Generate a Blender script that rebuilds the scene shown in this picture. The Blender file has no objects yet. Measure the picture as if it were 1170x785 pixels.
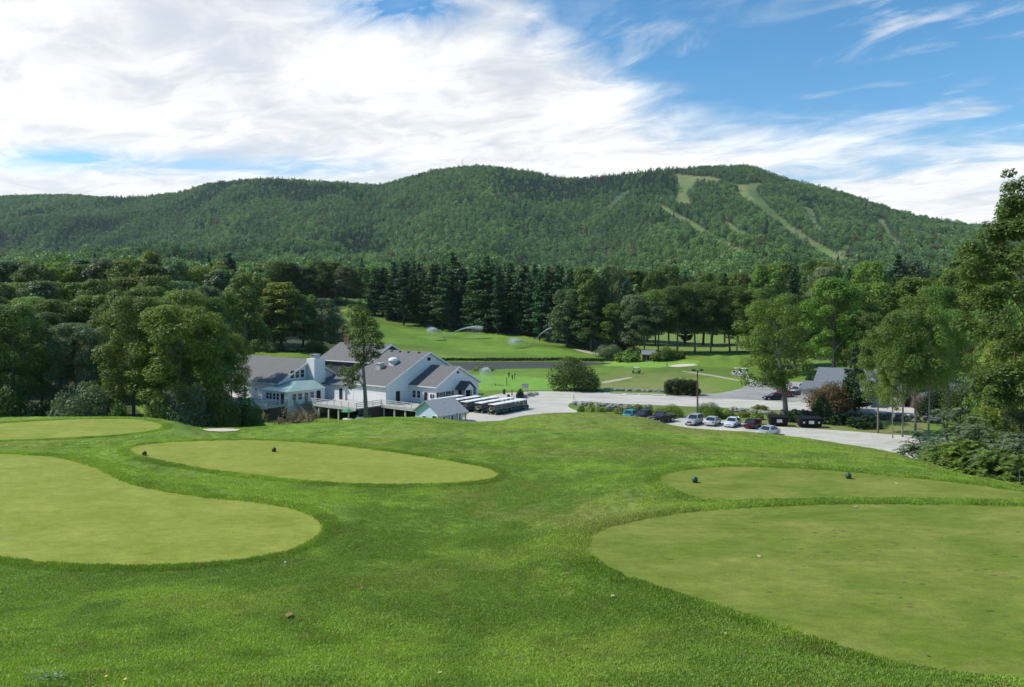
import bpy, bmesh, math, random
import numpy as np
from mathutils import Vector, Matrix, noise as mnoise

random.seed(7)
rng = np.random.default_rng(7)
R = math.radians
SC = bpy.context.scene
COL = SC.collection

# ---------------------------------------------------------------- camera model
F, CX, HY, CZ = 845.0, 585.0, 350.0, 20.0     # focal length, centre column, horizon row, eye height


def tx(px):
    return (px - CX) / F


# ---------------------------------------------------------------- helpers
def ss(a, b, x):
    t = np.clip((np.asarray(x, float) - a) / (b - a), 0, 1)
    return t * t * (3 - 2 * t)


def pchip(xk, yk, x):
    xk = np.asarray(xk, float); yk = np.asarray(yk, float); x = np.asarray(x, float)
    if yk.ndim == 1:
        return pchip(xk, yk[:, None], x)[:, 0]
    h = np.diff(xk)[:, None]; d = np.diff(yk, axis=0) / h
    m = np.zeros_like(yk)
    w1 = 2 * h[1:] + h[:-1]; w2 = h[1:] + 2 * h[:-1]
    ok = d[1:] * d[:-1] > 0
    with np.errstate(divide='ignore', invalid='ignore'):
        hm = (w1 + w2) / (w1 / d[:-1] + w2 / d[1:])
    m[1:-1] = np.where(ok, hm, 0)
    m[0] = d[0]; m[-1] = d[-1]
    x = np.clip(x, xk[0], xk[-1])
    i = np.clip(np.searchsorted(xk, x, side='right') - 1, 0, len(xk) - 2)
    hh = (xk[i + 1] - xk[i])[:, None]; s = ((x - xk[i])[:, None]) / hh
    return ((1 + 2 * s) * (1 - s) ** 2 * yk[i] + s * (1 - s) ** 2 * hh * m[i]
            + s * s * (3 - 2 * s) * yk[i + 1] + s * s * (s - 1) * hh * m[i + 1])


def vnoise(x, y, seed=0):
    x = np.asarray(x, float); y = np.asarray(y, float)
    xi = np.floor(x).astype(np.int64); yi = np.floor(y).astype(np.int64)
    fx = x - xi; fy = y - yi
    fx = fx * fx * fx * (fx * (fx * 6 - 15) + 10); fy = fy * fy * fy * (fy * (fy * 6 - 15) + 10)

    def hsh(a, b):
        n = (a * 374761393 + b * 668265263 + seed * 974634777) & 0xFFFFFFFF
        n = ((n ^ (n >> 13)) * 1274126177) & 0xFFFFFFFF
        n = (n ^ (n >> 16)) & 0xFFFFFFFF
        return n / 4294967295.0
    a = hsh(xi, yi); b = hsh(xi + 1, yi); c = hsh(xi, yi + 1); d = hsh(xi + 1, yi + 1)
    return (a * (1 - fx) + b * fx) * (1 - fy) + (c * (1 - fx) + d * fx) * fy


def fbm(x, y, seed=0, n=4):
    r = 0; a = .5; s = 0
    for k in range(n):
        r = r + a * vnoise(x * 2 ** k + 17.3 * k, y * 2 ** k - 9.1 * k, seed + k); s += a; a *= .5
    return r / s


def catmull(pts, k=8, closed=True):
    n = len(pts); out = []
    for i in range(n if closed else n - 1):
        if closed:
            p = [np.array(pts[(i + j) % n], float) for j in (-1, 0, 1, 2)]
        else:
            p = [np.array(pts[min(max(i + j, 0), n - 1)], float) for j in (-1, 0, 1, 2)]
        for s in range(k):
            t = s / k
            out.append(.5 * (2 * p[1] + (p[2] - p[0]) * t + (2 * p[0] - 5 * p[1] + 4 * p[2] - p[3]) * t * t
                             + (3 * p[1] - p[0] - 3 * p[2] + p[3]) * t ** 3))
    if not closed:
        out.append(np.array(pts[-1], float))
    return np.array(out)


def in_poly(x, y, poly):
    x = np.asarray(x, float); y = np.asarray(y, float)
    r = np.zeros(x.shape, bool); n = len(poly)
    for i in range(n):
        x0, y0 = poly[i]; x1, y1 = poly[(i + 1) % n]
        if y0 == y1:
            continue
        c = ((y0 > y) != (y1 > y)) & (x < (x1 - x0) * (y - y0) / (y1 - y0) + x0)
        r ^= c
    return r


def sdf_poly(x, y, poly):
    d = np.full(np.shape(x), 1e18); n = len(poly)
    for i in range(n):
        ax, ay = poly[i]; bx, by = poly[(i + 1) % n]
        ex, ey = bx - ax, by - ay; L = ex * ex + ey * ey + 1e-12
        s = np.clip(((x - ax) * ex + (y - ay) * ey) / L, 0, 1)
        d = np.minimum(d, (x - ax - s * ex) ** 2 + (y - ay - s * ey) ** 2)
    d = np.sqrt(d)
    return np.where(in_poly(x, y, poly), -d, d)


def np_mesh(name, V, faces_list, mats=(), midx=None, smooth=False):
    """V (n,3); faces_list: list of int arrays (m,k)."""
    me = bpy.data.meshes.new(name)
    V = np.asarray(V, np.float32)
    me.vertices.add(len(V)); me.vertices.foreach_set('co', V.ravel())
    tot = [np.full(len(f), f.shape[1], np.int32) for f in faces_list]
    lt = np.concatenate(tot); ls = np.concatenate([[0], np.cumsum(lt)[:-1]]).astype(np.int32)
    vi = np.concatenate([f.ravel() for f in faces_list]).astype(np.int32)
    me.loops.add(len(vi)); me.loops.foreach_set('vertex_index', vi)
    me.polygons.add(len(lt)); me.polygons.foreach_set('loop_start', ls); me.polygons.foreach_set('loop_total', lt)
    if midx is not None:
        me.polygons.foreach_set('material_index', np.asarray(midx, np.int32))
    for m in mats:
        me.materials.append(m)
    me.polygons.foreach_set('use_smooth', np.full(len(lt), smooth))
    me.update(calc_edges=True)
    return me


def link(name, data, parent=None, loc=(0, 0, 0)):
    o = bpy.data.objects.new(name, data); COL.objects.link(o)
    o.location = loc
    if parent is not None:
        o.parent = parent
    return o


def tag(o, label=None, cat=None, group=None, kind=None):
    if label: o['label'] = label
    if cat: o['category'] = cat
    if group: o['group'] = group
    if kind: o['kind'] = kind
    return o


def empty(name, loc=(0, 0, 0), rz=0.0):
    o = bpy.data.objects.new(name, None); COL.objects.link(o)
    o.empty_display_size = .3
    o.location = loc; o.rotation_euler = (0, 0, rz)
    return o


def copy_tree(o, parent=None):
    c = o.copy(); COL.objects.link(c); c.parent = parent
    for ch in list(o.children):
        copy_tree(ch, c)
    return c


class MB:
    """collects primitives, then links them as ONE mesh object"""
    def __init__(s):
        s.v = []; s.f = []; s.m = []

    def add(s, verts, faces, mi=0):
        b = len(s.v); s.v += [tuple(map(float, p)) for p in verts]
        for f in faces:
            s.f.append(tuple(b + i for i in f)); s.m.append(mi)
        return s

    def box(s, x0, x1, y0, y1, z0, z1, mi=0, taper=0.0):
        t = taper
        v = [(x0, y0, z0), (x1, y0, z0), (x1, y1, z0), (x0, y1, z0),
             (x0 + t, y0 + t, z1), (x1 - t, y0 + t, z1), (x1 - t, y1 - t, z1), (x0 + t, y1 - t, z1)]
        return s.add(v, [(3, 2, 1, 0), (4, 5, 6, 7), (0, 1, 5, 4), (1, 2, 6, 5), (2, 3, 7, 6), (3, 0, 4, 7)], mi)

    def bar(s, a, b, w, h=None, mi=0):
        a = Vector(a); b = Vector(b); h = h or w
        d = (b - a).normalized(); up = Vector((0, 0, 1)) if abs(d.z) < .95 else Vector((1, 0, 0))
        sx = d.cross(up).normalized() * (w / 2); sz = sx.cross(d).normalized() * (h / 2)
        v = [a - sx - sz, a + sx - sz, a + sx + sz, a - sx + sz, b - sx - sz, b + sx - sz, b + sx + sz, b - sx + sz]
        return s.add(v, [(3, 2, 1, 0), (4, 5, 6, 7), (0, 1, 5, 4), (1, 2, 6, 5), (2, 3, 7, 6), (3, 0, 4, 7)], mi)

    def tube(s, pts, rad, n=8, mi=0, caps=True):
        pts = [Vector(p) for p in pts]
        rad = rad if hasattr(rad, '__len__') else [rad] * len(pts)
        rings = []
        for i, p in enumerate(pts):
            d = (pts[min(i + 1, len(pts) - 1)] - pts[max(i - 1, 0)]).normalized()
            up = Vector((0, 0, 1)) if abs(d.z) < .9 else Vector((1, 0, 0))
            a = d.cross(up).normalized(); b = d.cross(a).normalized()
            rings.append([p + (a * math.cos(2 * math.pi * k / n) + b * math.sin(2 * math.pi * k / n)) * rad[i] for k in range(n)])
        v = [q for r in rings for q in r]; f = []
        for i in range(len(pts) - 1):
            for k in range(n):
                f.append((i * n + k, i * n + (k + 1) % n, (i + 1) * n + (k + 1) % n, (i + 1) * n + k))
        if caps:
            f.append(tuple(range(n - 1, -1, -1))); f.append(tuple((len(pts) - 1) * n + k for k in range(n)))
        return s.add(v, f, mi)

    def loft(s, loops, mi=0, caps=True):
        n = len(loops[0]); v = [p for l in loops for p in l]; f = []
        for i in range(len(loops) - 1):
            for k in range(n):
                f.append((i * n + k, i * n + (k + 1) % n, (i + 1) * n + (k + 1) % n, (i + 1) * n + k))
        if caps:
            f.append(tuple(range(n - 1, -1, -1))); f.append(tuple((len(loops) - 1) * n + k for k in range(n)))
        return s.add(v, f, mi)

    def lathe(s, prof, n=16, mi=0, cx=0, cy=0):
        loops = [[(cx + r * math.cos(2 * math.pi * k / n), cy + r * math.sin(2 * math.pi * k / n), z) for k in range(n)] for r, z in prof]
        return s.loft(loops, mi)

    def prism(s, poly, y0, y1, mi=0):
        """poly in (x,z), extruded along y"""
        return s.loft([[(x, y0, z) for x, z in poly], [(x, y1, z) for x, z in poly]], mi)

    def sphere(s, c, r, nu=10, nv=7, mi=0, sq=(1, 1, 1)):
        loops = []
        for j in range(nv + 1):
            ph = math.pi * (j / nv) * .98 + .0314
            loops.append([(c[0] + sq[0] * r * math.sin(ph) * math.cos(2 * math.pi * k / nu),
                           c[1] + sq[1] * r * math.sin(ph) * math.sin(2 * math.pi * k / nu),
                           c[2] - sq[2] * r * math.cos(ph)) for k in range(nu)])
        return s.loft(loops, mi)

    def mesh(s, name, mats, smooth=False, recalc=True):
        me = bpy.data.meshes.new(name); me.from_pydata(s.v, [], s.f)
        for m in (mats if isinstance(mats, (list, tuple)) else [mats]):
            me.materials.append(m)
        me.polygons.foreach_set('material_index', s.m)
        if recalc:
            bm = bmesh.new(); bm.from_mesh(me); bmesh.ops.recalc_face_normals(bm, faces=bm.faces); bm.to_mesh(me); bm.free()
        me.polygons.foreach_set('use_smooth', [smooth] * len(me.polygons))
        me.update()
        return me

    def build(s, name, mats, parent=None, smooth=False, loc=(0, 0, 0), bevel=0):
        o = link(name, s.mesh(name, mats, smooth), parent, loc)
        if bevel:
            b = o.modifiers.new('bevel', 'BEVEL'); b.width = bevel; b.segments = 2; b.limit_method = 'ANGLE'
        return o


# ---------------------------------------------------------------- materials
def mat(name, col, rough=.6, metal=0., spec=.5, noise_amt=0., noise_scale=5., bump=0., bscale=40., emit=None, trans=0.):
    m = bpy.data.materials.new(name); m.use_nodes = True
    nt = m.node_tree; b = nt.nodes['Principled BSDF']
    b.inputs['Base Color'].default_value = (*col, 1); b.inputs['Roughness'].default_value = rough
    b.inputs['Metallic'].default_value = metal; b.inputs['Specular IOR Level'].default_value = spec
    if trans:
        b.inputs['Transmission Weight'].default_value = trans
    if noise_amt:
        g = nt.nodes.new('ShaderNodeNewGeometry') if False else nt.nodes.new('ShaderNodeTexCoord')
        n = nt.nodes.new('ShaderNodeTexNoise'); n.inputs['Scale'].default_value = noise_scale; n.inputs['Detail'].default_value = 5
        nt.links.new(g.outputs['Object'], n.inputs['Vector'])
        mr = nt.nodes.new('ShaderNodeMapRange'); mr.inputs[1].default_value = .25; mr.inputs[2].default_value = .75
        mr.inputs[3].default_value = 1 - noise_amt; mr.inputs[4].default_value = 1 + noise_amt
        nt.links.new(n.outputs['Fac'], mr.inputs[0])
        mx = nt.nodes.new('ShaderNodeVectorMath'); mx.operation = 'SCALE'; mx.inputs[0].default_value = col
        nt.links.new(mr.outputs[0], mx.inputs['Scale']); nt.links.new(mx.outputs[0], b.inputs['Base Color'])
    if bump:
        g2 = nt.nodes.new('ShaderNodeTexCoord'); n2 = nt.nodes.new('ShaderNodeTexNoise'); n2.inputs['Scale'].default_value = bscale
        n2.inputs['Detail'].default_value = 4
        nt.links.new(g2.outputs['Object'], n2.inputs['Vector'])
        bp = nt.nodes.new('ShaderNodeBump'); bp.inputs['Strength'].default_value = bump; bp.inputs['Distance'].default_value = .02
        nt.links.new(n2.outputs['Fac'], bp.inputs['Height']); nt.links.new(bp.outputs[0], b.inputs['Normal'])
    return m


def foliage_mat(name, source='object', col=(.05, .09, .025), vary=.35, transl=.3, rough=.55):
    """source: 'object' reads the object's own colour, 'instancer' the scattered tint attribute, 'fixed' col"""
    m = bpy.data.materials.new(name); m.use_nodes = True
    nt = m.node_tree; N = nt.nodes; L = nt.links
    b = N['Principled BSDF']; out = N['Material Output']
    if source == 'object':
        oi = N.new('ShaderNodeObjectInfo'); csock = oi.outputs['Color']
    elif source == 'instancer':
        at = N.new('ShaderNodeAttribute'); at.attribute_type = 'INSTANCER'; at.attribute_name = 'tint'; csock = at.outputs['Color']
    else:
        rgb = N.new('ShaderNodeRGB'); rgb.outputs[0].default_value = (*col, 1); csock = rgb.outputs[0]
    geo = N.new('ShaderNodeNewGeometry')
    mr = N.new('ShaderNodeMapRange'); mr.inputs[3].default_value = 1 - vary; mr.inputs[4].default_value = 1 + vary
    L.new(geo.outputs['Random Per Island'], mr.inputs[0])
    sc = N.new('ShaderNodeVectorMath'); sc.operation = 'SCALE'
    L.new(csock, sc.inputs[0]); L.new(mr.outputs[0], sc.inputs['Scale'])
    L.new(sc.outputs[0], b.inputs['Base Color'])
    b.inputs['Roughness'].default_value = rough; b.inputs['Specular IOR Level'].default_value = .3
    tr = N.new('ShaderNodeBsdfTranslucent')
    tc = N.new('ShaderNodeVectorMath'); tc.operation = 'MULTIPLY'; tc.inputs[1].default_value = (1.3, 1.35, .55)
    L.new(sc.outputs[0], tc.inputs[0]); L.new(tc.outputs[0], tr.inputs['Color'])
    mx = N.new('ShaderNodeMixShader'); mx.inputs[0].default_value = transl
    L.new(b.outputs[0], mx.inputs[1]); L.new(tr.outputs[0], mx.inputs[2]); L.new(mx.outputs[0], out.inputs['Surface'])
    return m


M = {}
M['white_wall'] = mat('white clapboard', (.80, .80, .79), .6, noise_amt=.06, noise_scale=2)
M['trim'] = mat('white trim', (.8, .8, .78), .5)
M['shingle'] = mat('grey shingle', (.135, .130, .126), .85, noise_amt=.28, noise_scale=3.5, bump=.5, bscale=12)
M['dark_shingle'] = mat('dark shingle', (.075, .077, .082), .85, noise_amt=.25, noise_scale=4)
M['teal_metal'] = mat('pale green metal', (.32, .44, .40), .4, metal=.2, noise_amt=.08)
M['glass'] = mat('window glass', (.02, .025, .03), .08, spec=.8)
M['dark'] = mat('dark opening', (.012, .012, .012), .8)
M['brick'] = mat('brick', (.16, .065, .045), .85, noise_amt=.3, noise_scale=8)
M['wood'] = mat('weathered wood', (.30, .24, .18), .8, noise_amt=.2, noise_scale=6)
M['wood_dark'] = mat('dark wood and wall shade', (.085, .06, .045), .8, noise_amt=.25, noise_scale=4)
M['metal'] = mat('galvanised metal', (.5, .5, .5), .4, metal=.7)
M['steel_dark'] = mat('dark steel', (.05, .05, .052), .5, metal=.3)
M['rubber'] = mat('rubber', (.02, .02, .02), .8)
M['rim'] = mat('wheel rim', (.45, .45, .46), .35, metal=.8)
M['chrome'] = mat('chrome', (.7, .7, .7), .2, metal=1)
M['lamp_glass'] = mat('headlamp', (.75, .75, .75), .15, spec=.8)
M['tail_red'] = mat('tail lamp', (.35, .015, .01), .25)
M['plastic_white'] = mat('white plastic', (.78, .78, .76), .4)
M['plastic_black'] = mat('black plastic', (.022, .022, .024), .5)
M['seat_tan'] = mat('tan vinyl', (.42, .36, .27), .6)
M['green_body'] = mat('dark green cart body', (.012, .028, .02), .25, spec=.6)
M['bark'] = mat('bark', (.12, .10, .078), .9, noise_amt=.35, noise_scale=3, bump=.8, bscale=6)
M['bark_grey'] = mat('grey bark', (.20, .18, .15), .9, noise_amt=.3, noise_scale=3, bump=.8, bscale=6)
M['bark_dark'] = mat('dark bark', (.055, .045, .036), .9, noise_amt=.35, noise_scale=3)
M['stone'] = mat('fieldstone', (.27, .26, .24), .9, noise_amt=.4, noise_scale=1.2, bump=.8, bscale=5)
M['stone_dark'] = mat('dark fieldstone', (.12, .12, .112), .9, noise_amt=.45, noise_scale=1.0, bump=.8, bscale=5)
M['concrete'] = mat('concrete', (.48, .47, .44), .85, noise_amt=.12, noise_scale=3)
M['leaf'] = foliage_mat('leaves', 'object', transl=.36)
M['needle'] = foliage_mat('needles', 'object', transl=.12, vary=.4)
M['leaf_inst'] = foliage_mat('far leaves', 'instancer', transl=.25, vary=.18)
M['blade'] = foliage_mat('grass blades', 'instancer', transl=.35, vary=.3, rough=.5)
M['water_drop'] = foliage_mat('water drops', 'fixed', (.95, .97, .98), vary=.05, transl=.5, rough=.3)
M['water_drop'].node_tree.nodes['Translucent BSDF'].inputs['Color'].default_value = (.95, .97, .98, 1)
for l_ in list(M['water_drop'].node_tree.links):
    if l_.to_node.type == 'BSDF_TRANSLUCENT': M['water_drop'].node_tree.links.remove(l_)
# ================================================================ terrain
NEAR = [(1, 18.2), (4, 17.1), (8, 15.88), (10, 15.3), (12, 14.95), (15, 14.7), (19, 14.4), (25, 14.0), (32, 13.55), (38, 13.2), (45, 12.93)]


def near(upto):
    return [p for p in NEAR if p[0] <= upto]


FARL = [(700, 30), (1000, 55)]
COLS = {
    -700: near(38) + [(44, 13.3), (48, 12.6), (56, 11.5), (70, 9), (90, 6), (110, 4.5), (130, 4), (150, 5), (200, 8), (260, 14), (320, 19), (400, 27), (500, 33)] + FARL,
    0: near(38) + [(44, 13.3), (48, 12.6), (56, 10.8), (70, 7.3), (90, 4.2), (110, 2.4), (130, 2.2), (150, 3), (200, 7), (260, 13), (320, 18), (400, 26), (500, 32)] + FARL,
    190: near(38) + [(46, 12.45), (56, 10.5), (70, 7.2), (90, 3.2), (110, .9), (130, .2), (150, .5), (200, 3), (260, 8), (320, 13), (400, 21), (500, 29)] + FARL,
    265: near(38) + [(46, 12.5), (54, 11.0), (66, 8.2), (86, 4.0), (106, .5), (125, -1.5), (150, -2.2), (172, -.2), (200, .3), (230, 1.8), (260, 4.6), (300, 8), (400, 18), (500, 27)] + FARL,
    330: near(38) + [(45, 12.7), (52, 11.6), (62, 9.6), (80, 5.6), (100, 1.6), (120, -1.4), (135, -2.5), (154, -2.6), (172, 0), (200, .5), (230, 1.5), (260, 4.6), (300, 8.5), (400, 18), (470, 24), (540, 28)] + FARL,
    385: near(38) + [(45, 12.85), (52, 12.0), (62, 10.1), (80, 5.9), (100, 1.8), (120, -1.2), (135, -2.4), (154, -2.6), (170, 0), (230, .5), (270, 3.0), (300, 5.6), (350, 10.5), (400, 16.3), (470, 24.5), (540, 28)] + FARL,
    450: near(45) + [(52, 12.35), (62, 10.5), (80, 6.3), (100, 2), (120, -1), (135, -2), (150, -2.2), (165, 0), (225, 0), (235, -1.3), (262, -1.3), (276, .2), (325, 4.6), (360, 9), (400, 14.3), (450, 19), (520, 25)] + FARL,
    510: near(45) + [(52, 12.45), (62, 10.6), (80, 6.5), (100, 2.5), (115, .4), (122, 0), (200, 0), (226, 0), (233, -.3), (240, -1.4), (262, -1.4), (274, .1), (300, 2.2), (345, 7), (400, 13), (450, 18), (520, 24)] + FARL,
    590: near(38) + [(45, 12.9), (52, 12.4), (62, 10.5), (80, 6.2), (100, 2.2), (114, .3), (121, 0), (200, 0), (232, 0), (241, -.3), (248, -1.4), (262, -1.4), (274, .1), (300, 2.4), (340, 6.7), (400, 12), (500, 20)] + FARL,
    690: near(38) + [(45, 12.8), (52, 12.2), (60, 10.8), (75, 7.2), (95, 2.6), (110, .4), (117, 0), (200, 0), (252, .05), (258, -.3), (262, -.6), (266, -.5), (271, .1), (285, 1.6), (340, 4), (400, 8), (500, 16)] + FARL,
    730: near(38) + [(45, 12.7), (52, 11.9), (60, 10.3), (75, 6.8), (95, 2.2), (108, .3), (115, 0), (200, 0), (250, .2), (268, .9), (285, 1.8), (340, 3), (400, 5), (500, 12)] + FARL,
    850: near(38) + [(45, 12.4), (55, 10.2), (75, 5.4), (92, 1.4), (104, 0), (150, 0), (240, .1), (262, .7), (285, 2.2), (340, 2.2), (400, 3), (450, 6), (520, 14)] + FARL,
    1000: near(32) + [(36, 12.9), (42, 11.8), (50, 9.9), (65, 5.8), (82, 1.4), (95, 0), (180, 0), (200, .6), (300, 5), (400, 12), (520, 20)] + FARL,
    1170: near(25) + [(28, 13.05), (34, 11.3), (45, 8.2), (60, 4), (75, .7), (85, 0), (180, 0), (200, .6), (300, 5), (400, 12), (520, 20)] + FARL,
    1500: near(15) + [(20, 13.9), (26, 12.3), (34, 10), (45, 7), (60, 3), (75, .4), (85, 0), (180, 0), (300, 5), (400, 12), (520, 20)] + FARL,
    1900: near(15) + [(20, 13.7), (26, 12), (34, 9.5), (45, 6.5), (60, 2.6), (75, .2), (85, 0), (180, 0), (300, 5), (400, 12), (520, 20)] + FARL,
}
YY = np.exp(np.arange(0, math.log(5000.), .0118))
ti = np.arange(-.78, .7801, .0022)
to = .78 + np.cumsum(.004 * 1.055 ** np.arange(45))
TT = np.concatenate([-to[::-1], ti, to])
pxT = CX + F * TT
ck = sorted(COLS)
Zc = np.array([pchip(np.log([p[0] for p in COLS[c]]), [p[1] for p in COLS[c]], np.log(YY)) for c in ck])
Zg = pchip(ck, Zc, np.clip(pxT, ck[0], ck[-1]))            # (nT, nY)
TG, YG = np.meshgrid(TT, YY, indexing='ij')
XG = TG * YG
PXG = CX + F * TG

# ---- mountain behind
SKY = [(-700, 262), (-350, 240), (-100, 230), (0, 228), (60, 226), (130, 229), (200, 224), (235, 214), (265, 210), (300, 208.5), (350, 210), (400, 213), (430, 215), (470, 205), (510, 197),
       (545, 194), (580, 196), (610, 201), (640, 207), (665, 207), (700, 204), (735, 200), (760, 197), (790, 196), (820, 194), (850, 194), (880, 202), (900, 209), (950, 221), (1000, 237),
       (1050, 251), (1100, 260), (1130, 265), (1200, 278), (1300, 292), (1500, 305), (1900, 315)]
RID = [(-700, 3300), (0, 3200), (220, 3200), (300, 3050), (430, 3000), (540, 2800), (660, 2800), (760, 2550), (850, 2500), (1000, 2300), (1130, 2100), (1900, 1900)]
ys = pchip([p[0] for p in SKY], [p[1] for p in SKY], np.clip(pxT, -700, 1900))
Dr = pchip([p[0] for p in RID], [p[1] for p in RID], np.clip(pxT, -700, 1900))
S = (np.log(YG) - math.log(700.)) / (np.log(Dr)[:, None] - math.log(700.))
Sc = np.clip(S, 0, 1)
lf = (np.log(.62 * Dr)[:, None] - math.log(700.)) / (np.log(Dr)[:, None] - math.log(700.))
u_ = np.clip(Sc / lf, 0, 1); v_ = np.clip((Sc - lf) / (1 - lf), 0, 1)
yft = 336 - .24 * (336 - ys[:, None])
ypix = 336 + (yft - 336) * (.6 * u_ + .4 * u_ ** 2) + (ys[:, None] - yft) * (.85 * v_ + .15 * np.sin(v_ * np.pi / 2))
Zm = CZ + (HY - ypix) * YG / F
wx = XG + 260 * (fbm(XG / 900, YG / 900, 31, 3) - .5)
wy = YG + 260 * (fbm(XG / 900, YG / 900, 41, 3) - .5)
rid1 = 1 - np.abs(2 * fbm(wx / 620, wy / 1150, 5, 3) - 1) * 2
rid2 = 1 - np.abs(2 * fbm(wx / 240, wy / 420, 9, 3) - 1) * 2
amp = np.sin(np.pi * Sc) ** .8 * ss(0, .2, Sc)
Zm = Zm + amp * (80 * (rid1 - .45) + 30 * (rid2 - .45)) + 8 * (fbm(XG / 90, YG / 90, 3, 3) - .5) * ss(0, .3, Sc)
back = ss(1.0, 1.35, S)
Zm = np.where(S > 1, Zm - back * (Zm - 150) * .55, Zm)
wm = ss(math.log(560.), math.log(1000.), np.log(YG))
Zg = Zg * (1 - wm) + Zm * wm
# ---- the brow of the near hill, column by column
BROW = [(-700, 478), (-100, 478.5), (0, 478), (100, 477.5), (180, 482), (230, 489), (270, 489), (330, 485), (400, 480), (450, 476), (500, 478), (540, 482), (570, 481), (595, 476), (630, 472.5), (680, 472), (710, 475.5),
        (738, 479), (759, 485), (788, 489.5), (816, 492), (860, 494.5), (900, 498.5), (950, 505), (1000, 513), (1045, 524), (1080, 536), (1130, 549), (1170, 557), (1300, 580), (1900, 650)]
yd = pchip([p[0] for p in BROW], [p[1] for p in BROW], np.clip(pxT, -700, 1900))
lo_, hi_ = np.searchsorted(YY, 24), np.searchsorted(YY, 72)
PYG0 = HY + (CZ - Zg) * F / YG
# the brow: the last local rise seen before the drop
jc = lo_ + np.argmin(PYG0[:, lo_:hi_] - 0.0, axis=1)
ker = np.hanning(41); ker /= ker.sum()
Yc = np.convolve(np.pad(YY[jc], 20, 'edge'), ker, 'valid')
dcr = (yd - PYG0[np.arange(len(TT)), jc]) * YY[jc] / F
dcr = np.convolve(np.pad(dcr, 3, 'edge'), np.ones(7) / 7, 'valid')
rel = YG / Yc[:, None]
Zg -= dcr[:, None] * ss(.72, .98, rel) * (1 - ss(1.25, 1.95, rel))
# ---- rolling relief of the near hill and the far fairway
nr = ss(7, 12, YG) * (1 - ss(85, 105, YG))
Zg += nr * (.22 * (fbm(XG / 7, YG / 7, 11, 3) - .5) + .05 * (fbm(XG / 1.1, YG / 1.1, 12, 2) - .5))
fr = ss(278, 300, YG) * (1 - ss(600, 700, YG))
Zg += fr * 1.6 * (fbm(XG / 40, YG / 40, 21, 3) - .5)
# grassy mounds beyond the practice green
for (mx, my, mr_, mh) in ((805, 262, 6.5, 1.5), (822, 262, 5.5, 1.9), (842, 264, 6, 1.9), (860, 266, 6, 1.2), (787, 260, 6, .9)):
    Zg += mh * np.exp(-(((XG - tx(mx) * my) ** 2 + (YG - my) ** 2) / (mr_ * .55) ** 2))

# ---- level tee pads
TEES = [
    ('left_tee', -5.4, [(-260, 560), (-180, 528), (-60, 519), (20, 519), (75, 524), (110, 534), (150, 552), (220, 566), (290, 573), (340, 582), (366, 594), (371, 604), (362, 615), (335, 628), (290, 638), (220, 645), (140, 647), (60, 644), (0, 638), (-120, 625), (-230, 600)]),
    ('middle_tee', -6.0, [(146, 514), (165, 508), (220, 504), (300, 503), (380, 508), (460, 518), (530, 529), (562, 536), (571, 542), (557, 549), (510, 553), (440, 554), (380, 552), (300, 545), (220, 534), (165, 523)]),
    ('small_tee', -5.25, [(751, 547), (765, 540), (800, 535), (850, 533), (930, 536), (1010, 543), (1090, 551), (1150, 559), (1215, 568), (1225, 573), (1160, 572.5), (1060, 570), (960, 570), (880, 572), (830, 573), (800, 571), (768, 560)]),
    ('large_tee', -5.05, [(690, 603), (740, 592), (800, 583.5), (870, 578.5), (960, 576), (1060, 576), (1170, 578), (1280, 583), (1400, 600), (1455, 680), (1400, 760), (1280, 788), (1170, 780), (1100, 772), (1020, 757), (940, 735), (860, 707), (790, 684), (720, 662), (685, 645), (668, 629), (672, 614)]),
    ('far_tee', -6.5, [(-150, 500), (-60, 486), (0, 483.5), (60, 480), (110, 478.5), (150, 478.5), (178, 482), (188, 488), (165, 494), (110, 499), (40, 502), (-60, 504)]),
]
TEEPOLY = []
for nm, dz, pp in TEES:
    xy = np.array([((px - CX) / F * (-dz * F / (py - HY)), -dz * F / (py - HY)) for px, py in pp])
    poly = catmull(xy, 8)
    TEEPOLY.append((nm, CZ + dz, poly))
TEESD = np.full(XG.shape, 99.)
for nm, z, poly in TEEPOLY:
    lo = poly.min(0) - 4; hi = poly.max(0) + 4
    k = (XG > lo[0]) & (XG < hi[0]) & (YG > lo[1]) & (YG < hi[1])
    sd = sdf_poly(XG[k], YG[k], poly)
    prior = TEESD[k].copy(); TEESD[k] = np.minimum(TEESD[k], sd)
    lim = 3.6 if nm == 'small_tee' else 1.9 if nm == 'large_tee' else 2.6
    w = (1 - ss(.35, lim, sd)) * ss(.35, 1.0, prior)
    Zg[k] = Zg[k] * (1 - w) + (z) * w

iT = np.arange(len(TT)); iY = np.arange(len(YY))


def H(x, y):
    """height of the ground sheet under (x, y)"""
    x = np.atleast_1d(np.asarray(x, float)); y = np.atleast_1d(np.asarray(y, float))
    a = np.interp(x / y, TT, iT); b = np.interp(y, YY, iY)
    i = np.clip(a.astype(int), 0, len(TT) - 2); j = np.clip(b.astype(int), 0, len(YY) - 2)
    u = a - i; v = b - j
    return (Zg[i, j] * (1 - u) * (1 - v) + Zg[i + 1, j] * u * (1 - v) + Zg[i, j + 1] * (1 - u) * v + Zg[i + 1, j + 1] * u * v)


def h1(x, y):
    return float(H(x, y)[0])


def hit(px, py, ymin=5., ymax=3000.):
    """first point of the ground seen at a pixel beyond depth ymin"""
    y = np.exp(np.arange(math.log(ymin), math.log(ymax), .0005)); x = tx(px) * y
    yi = HY + (CZ - H(x, y)) * F / y
    k = np.argmax(yi <= py)
    return float(x[k]), float(y[k]), float(H(x[k], y[k])[0])


def at(px, D):
    x = tx(px) * D
    return (x, D, h1(x, D))


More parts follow.
